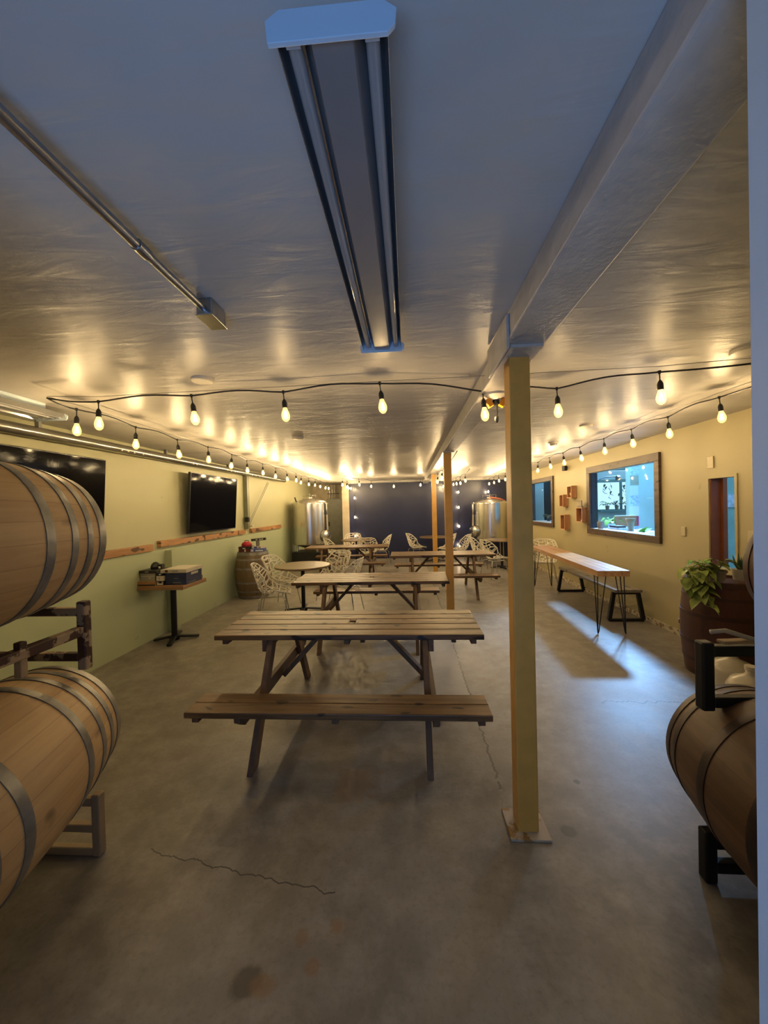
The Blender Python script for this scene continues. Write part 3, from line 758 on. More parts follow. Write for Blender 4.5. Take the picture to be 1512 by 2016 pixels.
rack(1.285, 2.55, 1.15, 1.75, .73, 1.03, 'black', 'black steel barrel rack sitting on the lower right barrel', .052, (), (), (.038, .262))
rack(1.265, 2.45, 1.15, 1.72, 0, .22, 'black', 'dark floor rack under the lower right barrel', .05, (), ())
# stuff on black rack
t = empty('clear_hose', (1.38, 1.72, 1.03), label='coiled cloudy hose lying on top of the black rack', cat='hose')
pts = [(-.08 + .02*k, .03 - .002*k, .035 - .03*math.sin(k/5)*.6 + .002) for k in range(0, 10)]
MB().tube([(-.09, 0, .05), (-.03, 0, .055), (.03, 0, .035), (.09, 0, .015), (.16, 0, .006), (.22, 0, .010), (.28, 0, .03)], .010, 8).build('hose', 'hose', t, smooth=True)
MB().tube([(.12, .0, .05), (.12, 0, .075), (.20, 0, .072), (.25, 0, .06), (.25, 0, .03), (.17, 0, .035), (.15, 0, .05), (.21, 0, .05)], .010, 8).build('hose_coil', 'hose', t, smooth=True)
o = MB().box(0, .16, 0, .04, 0, .014).build('wooden_paddle', 'stem', loc=(1.33, 1.70, 1.03), rot=(0, 0, .1), bevel=.004); tag(o, 'pale flat paddle on the top bar of the black rack', 'paddle')
# jugs
jug = empty('jug', (0, 0, 0))
MB().lathe([(0, 0), (.12, 0), (.145, .03), (.15, .10), (.15, .22), (.12, .28), (.05, .31), (.035, .33), (.035, .36), (0, .36)], 32).build('body', 'jug', jug, smooth=True)
MB().lathe([(.04, .355), (.04, .385), (0, .385)], 20).build('cap', 'white_box', jug, smooth=True, autos=True)
for i, (x, y, lab) in enumerate([(2.69, 3.36, 'cloudy plastic jug on the floor seen under the black rack'), (2.56, 3.03, 'cloudy plastic jug next to the door edge under the black rack')]):
    o = jug if i == 0 else copy_tree(jug)
    o.location = (x, y, 0); tag(o, lab, 'jug', 'cloudy plastic jugs on the floor')

# ------------------------------------------------------------------ televisions
def tv(y0, y1, z0, z1, tilt, lab):
    zc = (z0+z1)/2; yc = (y0+y1)/2; hy = (y1-y0)/2; hz = (z1-z0)/2
    t = empty('television', (-3.26, yc, zc), (0, tilt, 0), lab, 'television')
    MB().box(-.03, .012, -hy, hy, -hz, hz).build('casing', 'bezel', t, bevel=.005)
    MB().box(.012, .015, -hy+.012, hy-.012, -hz+.018, hz-.012).build('screen', 'screen', t)
    MB().box(-.10, -.03, -.2, .2, -.15, .15).build('wall_mount', 'black', t)
tv(2.32, 3.90, 1.30, 2.235, .065, 'large black television behind upper left barrel')
tv(5.50, 7.05, 1.325, 2.255, .065, 'large black television tilted forward on the left wall past the barrels')

# left wall post with wires and small fittings
t = empty('conduit_channel', (-3.36, 7.78, 0), label='green painted vertical steel channel on the left wall', cat='steel channel')
MB().box(-.035, .03, -.07, .07, 1.27, 2.38).build('channel', plain('green_channel', (.22, .23, .13), .45), t, bevel=.006)
MB().tube([(.05, -.10, 1.27), (.05, -.10, 2.37)], .008, 6).build('cable', 'grey', t)
MB().box(-.0, .07, -.13, -.05, 1.42, 1.52).build('junction_box', 'black', t, bevel=.008)
MB().tube([(.045, .0, 1.42), (.045, 1.1, 2.32)], .006, 6).build('diagonal_wire', 'grey', t)
MB().tube([(.045, .05, 1.40), (.045, 1.16, 2.30)], .006, 6).build('diagonal_wire', 'grey', t)
MB().lathe([(0, 0), (.03, .01), (.035, .04), (0, .06)], 12, c=(.07, .08, 1.30)).build('white_cap', 'white_pl', t, smooth=True)

# ------------------------------------------------------------------ pedestal table at left with game boxes
t = empty('pedestal_table', (-3.07, 4.76, 0), (0, 0, 0), 'square pedestal table against left wall piled with boxes', 'table')
MB().box(-.285, .30, -.27, .27, .715, .75).build('tabletop', 'brown_box', t, bevel=.004)
MB().box(-.29, .30, -.275, .275, .700, .714).build('table_edge', 'stem', t)
MB().lathe([(.036, .70), (.036, .05), (.06, .04), (.06, 0)], 20).build('column', 'black', t, smooth=True, autos=True)
for k in range(4):
    a = k*PI/2 + .35
    L = .24 if math.cos(a) < -.5 else .29
    MB().bar((0, 0, .045), (math.cos(a)*L, math.sin(a)*L, .02), .062, .024).build('foot', 'black', t, bevel=.008)
def boxthing(name, size, loc, mat, lab, cat, rz=0, marks=(), grp=None, bev=.002):
    sx, sy, sz = size
    o = MB().box(-sx/2, sx/2, -sy/2, sy/2, 0, sz).build(name, mat, loc=loc, rot=(0, 0, rz), bevel=bev)
    tag(o, lab, cat, grp)
    for (f, a, b, c, d, mm) in marks:   # face f: 'f' front(-y) or 'r' right(+x); normalised rect
        m = MB()
        if f == 'f': m.box(-sx/2+a*sx, -sx/2+b*sx, -sy/2-.0015, -sy/2, c*sz, d*sz)
        elif f == 'r': m.box(sx/2, sx/2+.0015, -sy/2+a*sy, -sy/2+b*sy, c*sz, d*sz)
        else: m.box(-sx/2+a*sx, -sx/2+b*sx, -sy/2+c*sy, -sy/2+d*sy, sz, sz+.0015)
        m.build('printed_panel', mm, o)
    return o
ZT = .75
boxthing('cardboard_box', (.23, .26, .055), (-3.255, 4.64, ZT), 'brown_box', 'flat brown box at the left bottom of the pile on the pedestal table', 'box', .0, [('f', 0, 1, 0, .3, 'black_box')])
boxthing('board_game_box', (.19, .22, .095), (-3.255, 4.65, ZT+.056), 'grey_box', 'pale grey box on top of the flat brown box', 'box', .0, [('f', .05, .95, .6, .66, 'white_box'), ('f', .6, .68, .35, .45, 'white_pl')])
boxthing('board_game_box', (.22, .24, .035), (-3.25, 4.65, ZT+.152), 'black_box', 'thin black box on top of pale grey box', 'box', .03, [('f', .35, .55, .3, .7, 'grey_box')])
boxthing('small_box', (.10, .14, .055), (-3.095, 4.60, ZT), 'black_box', 'small black and white box beside the big navy box, bottom one', 'box', 0, [('f', .15, .95, .1, .85, 'white_box'), ('f', .4, .8, .5, .85, 'black_box')])
boxthing('small_box', (.10, .14, .060), (-3.095, 4.60, ZT+.056), 'white_box', 'small white box with one dark mark stacked beside the navy box', 'box', 0, [('f', 0, .1, 0, 1, 'black_box'), ('f', .45, .52, .4, .65, 'black_box')])
boxthing('small_box', (.085, .12, .035), (-3.11, 4.60, ZT+.117), 'black_box', 'small black box with white spot topping the small box stack', 'box', 0, [('f', .55, .8, .3, .7, 'white_pl')])
boxthing('board_game_box', (.27, .36, .150), (-2.905, 4.74, ZT), 'navy_box', 'big navy blue game box on the right of the pedestal table', 'box', -.0, [('f', .35, .75, .14, .22, 'grey'), ('f', .4, .62, .5, .56, 'grey'), ('r', .3, .75, .72, .92, 'white_box'), ('r', .1, .6, .1, .16, 'grey')])
boxthing('board_game_box', (.33, .40, .042), (-2.925, 4.74, ZT+.151), 'white_box', 'flat cream game box lying on the big navy box', 'box', .03, [('f', .18, .28, .2, .9, 'dred_box'), ('f', .45, .68, .35, .75, 'grey_box'), ('t', .1, .9, .1, .9, 'white_pl')])
boxthing('small_box', (.05, .09, .04), (-2.84, 4.98, ZT), 'black_box', 'small black box at far right corner of the pedestal table', 'box', .1, [('r', .2, .8, .3, .5, 'white_box')])
boxthing('small_box', (.06, .06, .05), (-2.84, 4.98, ZT+.041), 'orange', 'small orange and white item behind the navy box', 'box', .4, [('f', 0, 1, 0, .4, 'white_box')])
t = empty('black_bag', (-3.23, 4.66, ZT+.188), label='crumpled black pouch on top of the thin black box', cat='pouch')
MB().lathe([(0, 0), (.055, .0), (.06, .03), (.045, .065), (.02, .085), (0, .09)], 9).build('pouch', 'rubber', t)
MB().box(.05, .10, -.03, .03, 0, .06).build('card', 'black_box', t); MB().box(.06, .085, -.032, -.03, .01, .035).build('label_patch', 'white_pl', t)

# boxes on upright barrel
ZB = .872
boxthing('game_box', (.22, .24, .055), (-3.10, 7.10, ZB), 'dred_box', 'dark red box at the bottom left on the upright grey barrel', 'box', .1, [('f', .5, .6, .1, .9, 'white_box')])
boxthing('game_box', (.21, .22, .045), (-3.10, 7.10, ZB+.056), 'black_box', 'dark box with pale stripes under the red bag on grey barrel', 'box', -.05, [('f', .4, .65, .1, .5, 'white_box'), ('f', .0, .3, .3, .9, 'dred_box')])
t = empty('red_bag', (-3.09, 7.10, ZB+.102), label='bright red glossy bag on top of the dark boxes on grey barrel', cat='bag')
MB().lathe([(0, 0), (.09, 0), (.10, .03), (.085, .065), (.05, .085), (0, .09)], 12).build('bag', 'red_box', t, smooth=True)
MB().tube([(-.05, 0, .07), (-.03, 0, .11), (.03, 0, .11), (.05, 0, .07)], .006, 6).build('handle', 'dred_box', t)
boxthing('game_box', (.24, .20, .060), (-2.87, 7.12, ZB), 'blue_box', 'blue and white printed box at right on the upright grey barrel', 'box', .12, [('f', .35, .95, .15, .6, 'cool_white'), ('f', 0, .2, .1, .8, 'cool_white')])
boxthing('game_box', (.19, .16, .038), (-2.875, 7.12, ZB+.061), 'white_box', 'small white box with blue print on the blue box', 'box', -.1, [('f', .25, .6, .1, .9, 'blue_box'), ('f', .75, .95, .2, .8, 'grey_box')])
t = empty('display_stand', (-2.885, 7.12, ZB+.10), label='narrow brown stand with black and cream sign bar on grey barrel', cat='stand')
MB().box(-.03, .035, -.02, .02, 0, .10).build('upright', 'terracotta', t, bevel=.003)
MB().obox((.02, 0, .125), (.28, .05, .045), rz=.0, ry=-.08).build('sign_bar', 'black_box', t, bevel=.004)
for a in (-.01, .055, .10): MB().obox((a, -.026, .122+a*.08), (.035 if a else .05, .003, .024), ry=-.08).build('sign_patch', 'white_box', t)

# ------------------------------------------------------------------ hairpin table and bench
t = empty('hairpin_table', (2.50, 4.83, 0), (0, 0, -.052), 'long narrow wooden table on black hairpin legs by right wall', 'table')
top = MB()
for k in range(4): top.box(-.19+.095*k+.001, -.19+.095*(k+1)-.001, 0, 3.05, .735, .805)
top.build('tabletop', 'maple', t, bevel=.003)
for sx in (-1, 1):
    for y0, dy in ((.10, 1), (2.90, -1)):
        m = MB(); bx, by = sx*.155, y0
        fx, fy = sx*.165, y0 - dy*.03
        for ox, oy in ((0, 0), (-sx*.10, 0), (0, dy*.10)):
            px, py = bx+ox, by+oy+(-dy*.02)
            m.tube([(px, py, .735), (fx + (px-fx)*.10, fy+(py-fy)*.10, .03), (fx, fy, .006)], .006, 7)
        m.box(min(bx, bx-sx*.12), max(bx, bx-sx*.12), min(by, by+dy*.12), max(by, by+dy*.12), .729, .735)
        m.build('leg', 'black', t)
t = empty('bench', (2.97, 5.36, 0), (0, 0, -.012), 'grey-brown wooden bench with black trapezoid legs along right wall', 'bench')
m = MB()
for k in range(2): m.box(-.18+.18*k+.001, -.18+.18*(k+1)-.001, 0, 2.02, .41, .45)
m.build('seat', 'greywood', t, bevel=.003)
for y in (.08, 1.92):
    m = MB(); w = .045
    m.bar((-.23, y, .02), (.23, y, .02), w, .035)
    m.bar((-.225, y, .02), (-.16, y, .40), .05, w, up=(0, 1, 0)); m.bar((.225, y, .02), (.16, y, .40), .05, w, up=(0, 1, 0))
    m.bar((-.17, y, .392), (.17, y, .392), w, .035)
    m.build('leg', 'black', t, bevel=.003)
MB().box(-.02, .02, .12, 1.88, .375, .40).build('under_rail', 'black', t)

# ------------------------------------------------------------------ wall boxes and sign
def cube_shelf(y0, y1, z0, z1, lab, x0=3.165):
    t = empty('box_shelf', (x0, y0, z0), label=lab, cat='wall box', group='open wooden wall boxes between the windows')
    D = WR-x0-.002; Y = y1-y0; Z = z1-z0; w = .013
    m = MB().box(0, D, 0, w, 0, Z).box(0, D, Y-w, Y, 0, Z).box(0, D, w, Y-w, 0, w).box(0, D, w, Y-w, Z-w, Z)
    m.build('frame', 'crate', t, bevel=.001)
    MB().box(-.002, 0, 0, w, 0, Z).box(-.002, 0, Y-w, Y, 0, Z).box(-.002, 0, w, Y-w, 0, w).box(-.002, 0, w, Y-w, Z-w, Z).build('front_edge', 'pale_edge', t)
    MB().box(D-.008, D, w, Y-w, w, Z-w).build('back_panel', 'door_wood', t)
    return t
cube_shelf(7.60, 7.80, 1.745, 1.985, 'topmost small open wooden box on the right wall')
cube_shelf(8.00, 8.19, 1.575, 1.825, 'small open wooden box left of and below the topmost one')
cube_shelf(7.94, 8.15, 1.11, 1.415, 'lowest tall open wooden box on the right wall')
cube_shelf(7.16, 7.40, 1.29, 1.56, 'open wooden box under the small sign by near window')
o = MB().bar((.0, 0, 0), (.0, .09, .07), .008, .03).build('wood_scrap', 'pine', loc=(3.19, 7.63, 1.775)); tag(o, 'thin wood piece leaning inside the topmost wall box', 'wood piece')
o = MB().lathe([(0, 0), (.022, .004), (.026, .02), (.012, .034), (0, .036)], 8).build('shell_ornament', 'white_pl', loc=(3.20, 7.24, 1.304)); tag(o, 'tiny white ornament in the box under the sign', 'ornament')
t = empty('small_sign', (3.17, 7.20, 1.565), (0, 0, 0), 'small brown sign with two cream text strips standing on the wall box', 'sign')
MB().box(.0, .015, -.015, .17, 0, .125).build('board', 'terracotta', t, bevel=.002)
MB().box(.015, .05, .03, .13, 0, .02).build('stand', 'black', t)
for z in (.018, .068): MB().box(-.003, .0, -.003, .16, z, z+.038).build('text_strip', 'white_box', t)
m = MB(); rr = random.Random(5)
for z in (.026, .076):
    y = .004
    while y < .150:
        w = rr.uniform(.005, .009); m.box(-.0045, -.003, y, y+w*.6, z, z+.022); y += w+.003
m.build('lettering', 'stem', t)
for i, (y, z, hy, hz, lab) in enumerate([(4.32, 2.05, .04, .063, 'small cover plate high above the narrow opening'), (4.74, 1.28, .035, .055, 'cover plate on right wall left of the narrow opening'),
                                       (3.82, 1.285, .055, .055, 'square cover plate right of the narrow opening'), (3.84, 1.13, .05, .04, 'lower cover plate beneath the square one')]):
    o = MB().box(WR-.014, WR, y-hy, y+hy, z-hz, z+hz).build('cover_plate', 'plate_paint', bevel=.003); tag(o, lab, 'cover plate', 'painted cover plates')
t = empty('security_camera', (WR, 8.0, 2.36), label='small dark speaker on the right wall near the ceiling', cat='speaker')
MB().obox((-.06, 0, 0), (.07, .08, .10), rz=.3).build('casing', 'black', t, bevel=.006)
MB().box(-.03, 0, -.015, .015, -.01, .03).build('bracket', 'grey', t)
t.name = 'wall_speaker'

# ------------------------------------------------------------------ steel tanks
def tank(loc, r, z0, z1, lab, side, hose=False):
    t = empty('steel_tank', loc, label=lab, cat='steel tank', group=None)
    MB().lathe([(0, z0-.14), (r*.15, z0-.13), (r*.97, z0-.0), (r, z0+.02), (r, z1), (r-.01, z1+.012)], 56).build('shell', 'steel', t, smooth=True, autos=True)
    MB().lathe([(r+.008, z1-.03), (r+.008, z1-.005), (r-.002, z1+.01), (r*.85, z1+.05), (r*.5, z1+.10), (.10, z1+.125), (.10, z1+.16), (0, z1+.165)], 56).build('dome', 'steel', t, smooth=True, autos=True)
    m = MB()
    for k in range(18):
        a = 2*PI*k/18; m.obox((math.cos(a)*(r+.008), math.sin(a)*(r+.008), z1-.018), (.02, .02, .03), rz=a)
    m.build('rim_clamps', 'galv', t)
    MB().tube([(-.20, 0, z1+.20), (.18, 0, z1+.22)], .010, 8).build('top_bar', 'chrome', t, smooth=True)
    MB().tube([(0, 0, z1+.15), (0, 0, z1+.27)], .016, 10).build('top_valve', 'chrome', t, smooth=True, autos=True)
    MB().tube([(-.20, 0, z1+.06), (-.20, 0, z1+.23)], .008, 8).build('top_fitting', 'chrome', t, smooth=True)
    MB().tube([(.18, 0, z1+.06), (.18, 0, z1+.22)], .008, 8).build('top_fitting', 'chrome', t, smooth=True)
    for a in (.6, 2.2, 3.9, 5.4):
        MB().tube([(math.cos(a)*r*.82, math.sin(a)*r*.82, z0-.03), (math.cos(a)*r*.88, math.sin(a)*r*.88, .0)], .03, 10).build('leg', 'steel', t, smooth=True, autos=True)
    # drop pipe and side manway
    sx = side; a = -PI/2 + sx*1.15
    ex, ey = math.cos(a), math.sin(a)
    R = Matrix.Rotation(a, 3, 'Z') @ Matrix.Rotation(PI/2, 3, 'Y')
    MB().lathe([(.15, r-.06), (.15, r+.07), (.165, r+.075), (.165, r+.09), (.10, r+.12), (0, r+.13)], 32, c=(0, 0, z0+.24), M=R).build('manway', 'steel', t, smooth=True, autos=True)
    R2 = R; MB().tube([(ex*(r+.12), ey*(r+.12), z0+.24), (ex*(r+.19), ey*(r+.19), z0+.24)], .014, 8).build('manway_handle', 'black', t)
    bx, by = math.cos(a+.12*sx)*(r+.045), math.sin(a+.12*sx)*(r+.045)
    MB().tube([(bx*.92, by*.92, z1-.02), (bx, by, z1-.04), (bx, by, z1-.22)], .026, 12).build('vent_pipe', 'steel', t, smooth=True, autos=True)
    MB().tube([(bx, by, z1-.22), (bx, by, z1-.34)], .017, 10).build('sight_pipe', 'chrome', t, smooth=True, autos=True)
    MB().tube([(bx, by, z1-.34), (bx+sx*.01, by, z0+.40)], .022, 10).build('lower_pipe', 'hose', t, smooth=True, autos=True)
    if not hose:
        MB().box(-r*.85, r*.85, -r*.85, r*.85, .02, .46).build('dark_base_box', 'black', t, bevel=.01)  # plain black box filling the space under the tank
    if hose:
        pts = [(-.08, -.05, z1+.12), (0, -.09, z1+.155), (.14, -.10, z1+.13), (.28, -.12, z1+.10), (.40, -.13, z1+.04), (.47, -.14, z1-.08), (.49, -.15, z1-.4)]
        MB().tube(pts, .022, 10).build('hose', 'copper', t, smooth=True)
    return t
tank((-2.80, 10.75, 0), .50, .66, 1.83, 'tall stainless steel tank at the back left corner', 1)
tank((2.40, 11.35, 0), .50, .66, 1.72, 'stainless steel tank with red hose at the back right', -1, True)
o = MB().tube([(0, 0, 0), (-.04, 0, .13)], .02, 8).build('short_rod', 'black', loc=(-3.10, 10.45, 1.86)); tag(o, 'short black rod sticking up behind the left steel tank', 'rod')
# grey cabinet
t = empty('electrical_cabinet', (-2.53, 13.30, 0), label='tall grey electrical cabinet in the back left alcove', cat='cabinet')
MB().box(-.28, .28, -.2, .19, .15, 2.0).build('body', 'grey', t, bevel=.006)
MB().box(-.26, .26, -.212, -.2, .18, 1.97).build('door', 'grey', t, bevel=.004)
MB().box(-.23, -.19, -.235, -.212, 1.05, 1.2).build('handle', 'black', t)
MB().box(-.28, .28, -.2, .19, .0, .15).build('plinth', 'black', t)
for k in range(4): MB().tube([(-.2+.09*k, -.1, 2.0), (-.2+.09*k, -.1, CEIL-.01)], .018, 8).build('conduit', 'galv', t, smooth=True, autos=True)
MB().box(-.28, .15, -.13, -.08, 2.17, 2.19).build('strut', 'black', t)

# ------------------------------------------------------------------ plants
def plant(name, loc, lab, pot, leafm, n, spread, seedv, potr=.09, poth=.14, L=.09, trail=None, stemm='stem'):
    t = empty(name, loc, label=lab, cat='plant')
    MB().lathe([(0, 0), (potr*.75, 0), (potr, poth), (potr*1.06, poth), (potr*1.06, poth-.02), (potr*.9, poth-.02), (0, poth-.025)], 28).build('pot', pot, t, smooth=True, autos=True)
    rr = random.Random(seedv); lf = MB(); st = MB()
    for i in range(n):
        a = rr.uniform(0, 2*PI); rad = spread*rr.uniform(.1, 1); h = poth + rr.uniform(.02, spread*.9)
        e = Vector((math.cos(a)*rad, math.sin(a)*rad, h))
        st.tube([(0, 0, poth-.03), tuple(e*.5 + Vector((0, 0, h*.35))), tuple(e)], .0025, 5)
        lf.leafs(e, (math.cos(a), math.sin(a), rr.uniform(-.5, .3)), L*rr.uniform(.7, 1.2), L*rr.uniform(.7, 1.0), .4)
    if trail:
        for (dx, dy, ln, k) in trail:
            px = [Vector((0, 0, poth-.01))]
            for q in range(1, 9):
                f = q/8; w = 1-(1-min(1, f*2.2))**2
                px.append(Vector((dx*w + rr.uniform(-.02, .02), dy*w + rr.uniform(-.02, .02), poth + .04*math.sin(min(1, f*2)*PI) - ln*max(0, f-.25)/.75)))
            st.tube(px, .003, 5)
            for q in range(1, 9):
                for _ in range(k):
                    a = rr.uniform(0, 2*PI)
                    lf.leafs(px[q] + Vector((rr.uniform(-.03,.03), rr.uniform(-.03,.03), rr.uniform(-.02,.02))), (math.cos(a), math.sin(a)-.4, rr.uniform(-.9, .1)), L*rr.uniform(.8, 1.3), L*rr.uniform(.8, 1.1), .4)
    st.build('stems', stemm, t); lf.build('foliage', leafm, t, smooth=True)
    return t
plant('trailing_pothos', (2.80, 3.66, .905), 'trailing pothos plant spilling over left side of the red upright barrel', 'terracotta', 'leaf', 12, .11, 4, .075, .10, .085,
      trail=[(-.20, -.06, .26, 2), (-.23, .0, .20, 2), (-.17, -.12, .28, 2), (-.27, -.06, .10, 2), (-.22, -.10, .18, 2)])
plant('small_bright_plant', (2.84, 3.86, .905), 'small bright green plant in the middle on the red barrel', 'grey_box', 'leaf_b', 12, .10, 9, .05, .09, .07)
t = empty('potted_cactus', (3.04, 3.70, .905), label='dark spiky cactus plant in pale pot on the red barrel', cat='plant')
MB().lathe([(0, 0), (.05, 0), (.062, .10), (.058, .10), (0, .09)], 24).build('pot', 'jug', t, smooth=True, autos=True)
m = MB(); rr = random.Random(2)
for k in range(9):
    a = rr.uniform(0, 2*PI); l = rr.uniform(.10, .22)
    m.tube([(0, 0, .08), (math.cos(a)*l*.25, math.sin(a)*l*.25, .08+l*.5), (math.cos(a)*l*.35, math.sin(a)*l*.35, .08+l)], [.014, .012, .002], 6)
m.build('foliage', 'leaf_d', t, smooth=True)
o = MB().lathe([(0, 0), (.03, 0), (.035, .012), (0, .012)], 16).build('small_dish', 'white_pl', loc=(3.13, 3.60, .905), smooth=True, autos=True); tag(o, 'tiny white dish beside the cactus on red barrel', 'dish')
# window sill and side room objects
plant('sill_plant', (3.56, 6.92, 1.17), 'green leafy plant in side room just behind the near window sill', 'cool_white', 'leaf_b', 16, .14, 12, .06, .10, .12)
t = empty('woven_pot', (3.332, 6.83, 1.195), label='grey pot standing in left corner of the near window sill', cat='pot')
MB().lathe([(0, 0), (.04, 0), (.055, .05), (.056, .10), (.05, .12), (.046, .12), (.045, .02), (0, .02)], 28).build('body', 'terracotta', t, smooth=True, autos=True)
MB().tube([(-.05, 0, .11), (-.03, 0, .15), (.03, 0, .15), (.05, 0, .11)], .004, 6).build('handle', 'stem', t)
struct(MB().box(3.40, 3.95, 5.2, 7.25, 1.12, 1.17), 'trim_10', 'cool_white', 'white counter behind the near window')
boxthing('tissue_box', (.14, .34, .055), (3.47, 6.56, 1.17), 'paper', 'pale blue printed box on the counter behind the near window', 'box', 0)
boxthing('dark_case', (.13, .26, .03), (3.47, 6.56, 1.226), 'dark_reveal', 'flat dark case on top of the pale blue box', 'case', 0)
t = empty('monitor', (3.74, 6.88, 1.17), (0, 0, .1), label='brown-backed monitor on the counter behind near window', cat='monitor')
MB().box(-.14, .24, 0, .03, .05, .23).build('panel', 'brown_box', t, bevel=.004); MB().box(-.03, .09, -.04, .08, 0, .05).build('stand', 'cool_white', t); MB().box(-.14, .24, -.004, .034, .23, .24).build('top_edge', 'white_pl', t)
o = MB().lathe([(0, 0), (.045, 0), (.04, .06), (.05, .14), (.07, .21), (.064, .21), (.04, .12), (0, .02)], 24).build('vase', 'grey_box', loc=(3.50, 6.24, 1.17), smooth=True); tag(o, 'grey flared vase in side room behind the near window', 'vase')
o = MB().leafs((0, 0, 0), (.8, .3, .35), .22, .2, .1).leafs((0, 0, 0), (.2, -.4, .5), .16, .14, .1).build('large_leaf_plant', 'leaf_b', loc=(3.52, 5.98, 1.17)); tag(o, 'single broad green leaf plant low behind the near window', 'plant')
rr = random.Random(21)
for k, (x, h, lab) in enumerate([(5.72, .30, 'potted plant at left on bright outer window ledge'), (5.98, .42, 'second potted plant from left on the bright outer ledge'), (6.25, .34, 'third potted plant from left on bright outer ledge'), (6.62, .38, 'rightmost potted plant on the bright outer ledge')]):
    p = plant('ledge_plant', (x, 11.33, 1.425), lab, 'grey', 'leaf_d' if k % 2 else 'leaf', 13, .14, 30+k, .055, .12, .10); p['group'] = 'plants on the outer window ledge'
hp = empty('hanging_vine', (5.95, 11.40, 2.2), label='leafy vine hanging across the bright outer window', cat='plant')
lf = MB(); st = MB()
for k in range(7):
    x = rr.uniform(-.3, .85); l = rr.uniform(.2, .55); px = [Vector((x, 0, .02))]
    for q in range(1, 6): px.append(Vector((x + rr.uniform(-.06, .06), rr.uniform(-.03, .03), .02 - l*q/5)))
    st.tube(px, .003, 5)
    for q in px[1:]: lf.leafs(q, (rr.uniform(-1, 1), -.2, rr.uniform(-1, 0)), .09, .07, .3)
st.build('stems', 'leaf_d', hp); lf.build('foliage', 'leaf_d', hp)
# posters on partition edge
cols = ['paper', 'grey_box', 'cool_white', 'paper', 'cool_white', 'magenta', 'paper']
for k in range(7):
    z = 2.36 - k*.20
    o = MB().box(4.37+.012*(k % 2), 4.55-.01*(k % 3), 7.796, 7.80, z-.19, z).build('paper_notice', cols[k], rot=(0, 0, 0))
    tag(o, ['topmost pale blue notice pinned on partition edge', 'grey notice second from top on partition edge', 'white notice third from top on partition edge', 'mottled blue notice in the middle of partition edge', 'white notice just above the pink one', 'pink printed notice on the partition edge', 'lowest blue notice on the partition edge'][k], 'notice', 'notices on the partition edge')
m = MB()
for k in range(9): m.box(4.70+.032*k, 4.70+.032*k+.02, 7.797, 7.80, 1.70, 1.72)
o = m.build('wall_lettering', 'white_pl'); tag(o, 'faint line of small white lettering on the partition', 'lettering')
o = MB().tube([(0, 0, 0), (.12, 0, .04), (.30, 0, .05)], .012, 8).lathe([(0, -.01), (.045, 0), (.045, .05), (0, .06)], 16, c=(.31, 0, .02), M=Matrix.Rotation(PI/2, 3, 'Y')).build('lamp_arm', 'black', loc=(3.60, 7.4, 2.08)); tag(o, 'black lamp arm seen at top of the near window', 'lamp')
t = empty('shelf_sign', (3.80, 4.90, 1.55), label='pale printed papers on teal wall in the narrow opening', cat='notice')
MB().box(0, .28, .03, .05, .0, .16).build('paper', 'paper', t); MB().box(.04, .08, -.01, .03, -.24, -.15).build('phone', 'black', t); MB().tube([(.06, 0, -.2), (.05, 0, -.45)], .008, 6).build('cord', 'black', t)
plant('far_sill_plant', (3.50, 9.75, 1.215), 'dark green plant on the sill of the far window', 'dark_reveal', 'leaf_d', 10, .10, 17, .05, .08, .07)
struct(MB().box(3.40, 3.75, 8.8, 10.4, 1.15, 1.205), 'trim_11', 'cool_white')
o = MB().box(3.9, 3.96, 10.6, 11.2, .0, 2.3).build('dark_door_frame', 'dark_reveal'); tag(o, 'dark door frame seen through the far window', 'door frame')
o = MB().box(4.25, 4.35, 10.9, 11.3, 1.0, 2.1).build('hanging_curtain', 'dark_reveal', bevel=.01); tag(o, 'dark hanging cloth seen through the far window', 'cloth')

struct(MB().obox((3.85, 6.97, 2.62), (1.3, .03, .56), rz=-.53), 'trim_12', 'teal')  # added board out of view, cuts the side room lamp's far rays

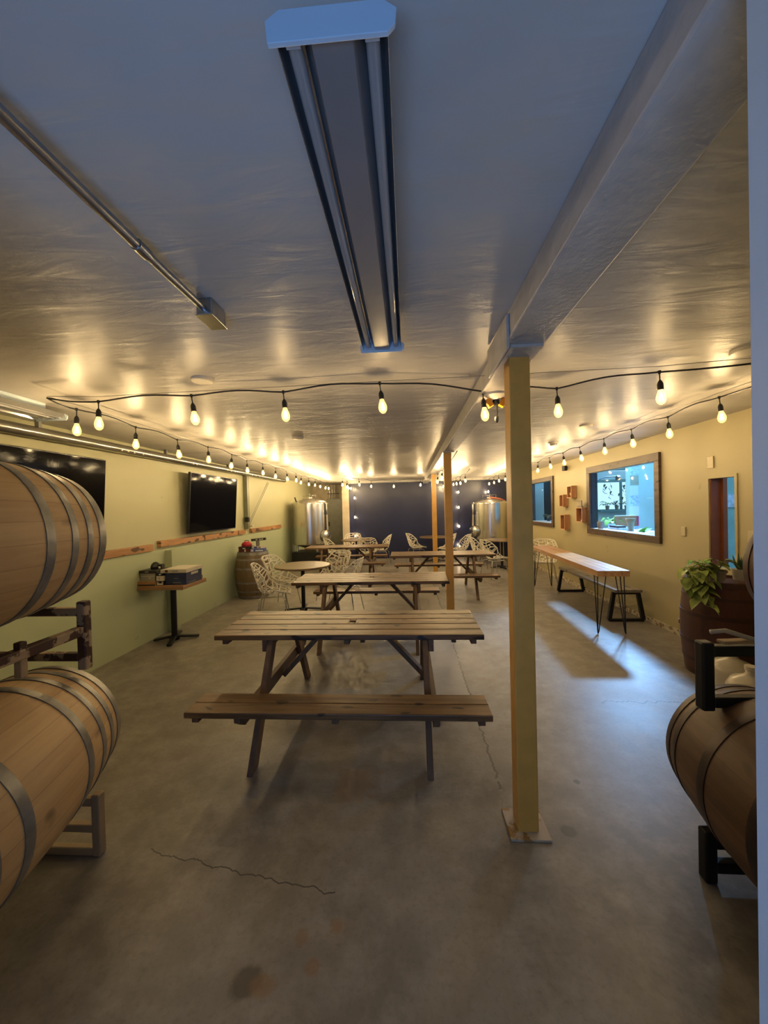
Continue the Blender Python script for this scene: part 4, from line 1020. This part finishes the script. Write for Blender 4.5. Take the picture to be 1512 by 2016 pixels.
# ------------------------------------------------------------------ lights
w = bpy.data.worlds.new('sky'); SC.world = w; w.use_nodes = True
bg = w.node_tree.nodes['Background']; bg.inputs[0].default_value = (.42, .72, 1.0, 1); bg.inputs[1].default_value = 1.7
def light(kind, name, loc, d, energy, col, **k):
    l = bpy.data.lights.new(name, kind); l.energy = energy; l.color = col
    for a, b in k.items(): setattr(l, a, b)
    o = bpy.data.objects.new(name, l); COL.objects.link(o); o.location = loc
    o.rotation_euler = Vector(d).to_track_quat('-Z', 'Y').to_euler(); return o
light('AREA', 'side_room_lamp', (4.10, 7.4, 2.60), (-.55, -.9, -.62), 300, (.28, .56, 1.0), shape='DISK', size=.26)
light('AREA', 'doorway_daylight', (-.25, -1.1, .9), (.05, .75, .75), 28, (.26, .50, 1.0), shape='RECTANGLE', size=1.4, size_y=.9)

# ------------------------------------------------------------------ camera
F = 750.0; CX, CY = 756, 1008; VP = (803, 998); ROLL = .0235; HC = 1.65
y = Vector((VP[0]-CX, -(VP[1]-CY), -F)).normalized()
up = Vector((-ROLL, 1, 0)); z = (up - up.dot(y)*y).normalized(); x = y.cross(z)
R = Matrix((x, y, z))          # camera -> world rotation
cam = bpy.data.cameras.new('camera'); co = bpy.data.objects.new('camera', cam); COL.objects.link(co)
cam.sensor_fit = 'HORIZONTAL'; cam.sensor_width = 36; cam.lens = 36*F/1512; cam.clip_start = .02
co.matrix_world = Matrix.Translation((0, 0, HC)) @ R.to_4x4()
SC.camera = co
SC.view_settings.view_transform = 'Standard'; SC.view_settings.look = 'None'
SC.view_settings.gamma = 1; SC.view_settings.exposure = 0; SC.view_settings.use_curve_mapping = False
SC.cycles.use_denoising = True
SC.cycles.max_bounces = 5; SC.cycles.diffuse_bounces = 3; SC.cycles.glossy_bounces = 2; SC.cycles.transmission_bounces = 2; SC.cycles.transparent_max_bounces = 8; SC.cycles.use_adaptive_sampling = True; SC.cycles.adaptive_threshold = .08; SC.cycles.adaptive_min_samples = 20; SC.cycles.sample_clamp_indirect = 6
SC.cycles.use_light_tree = True
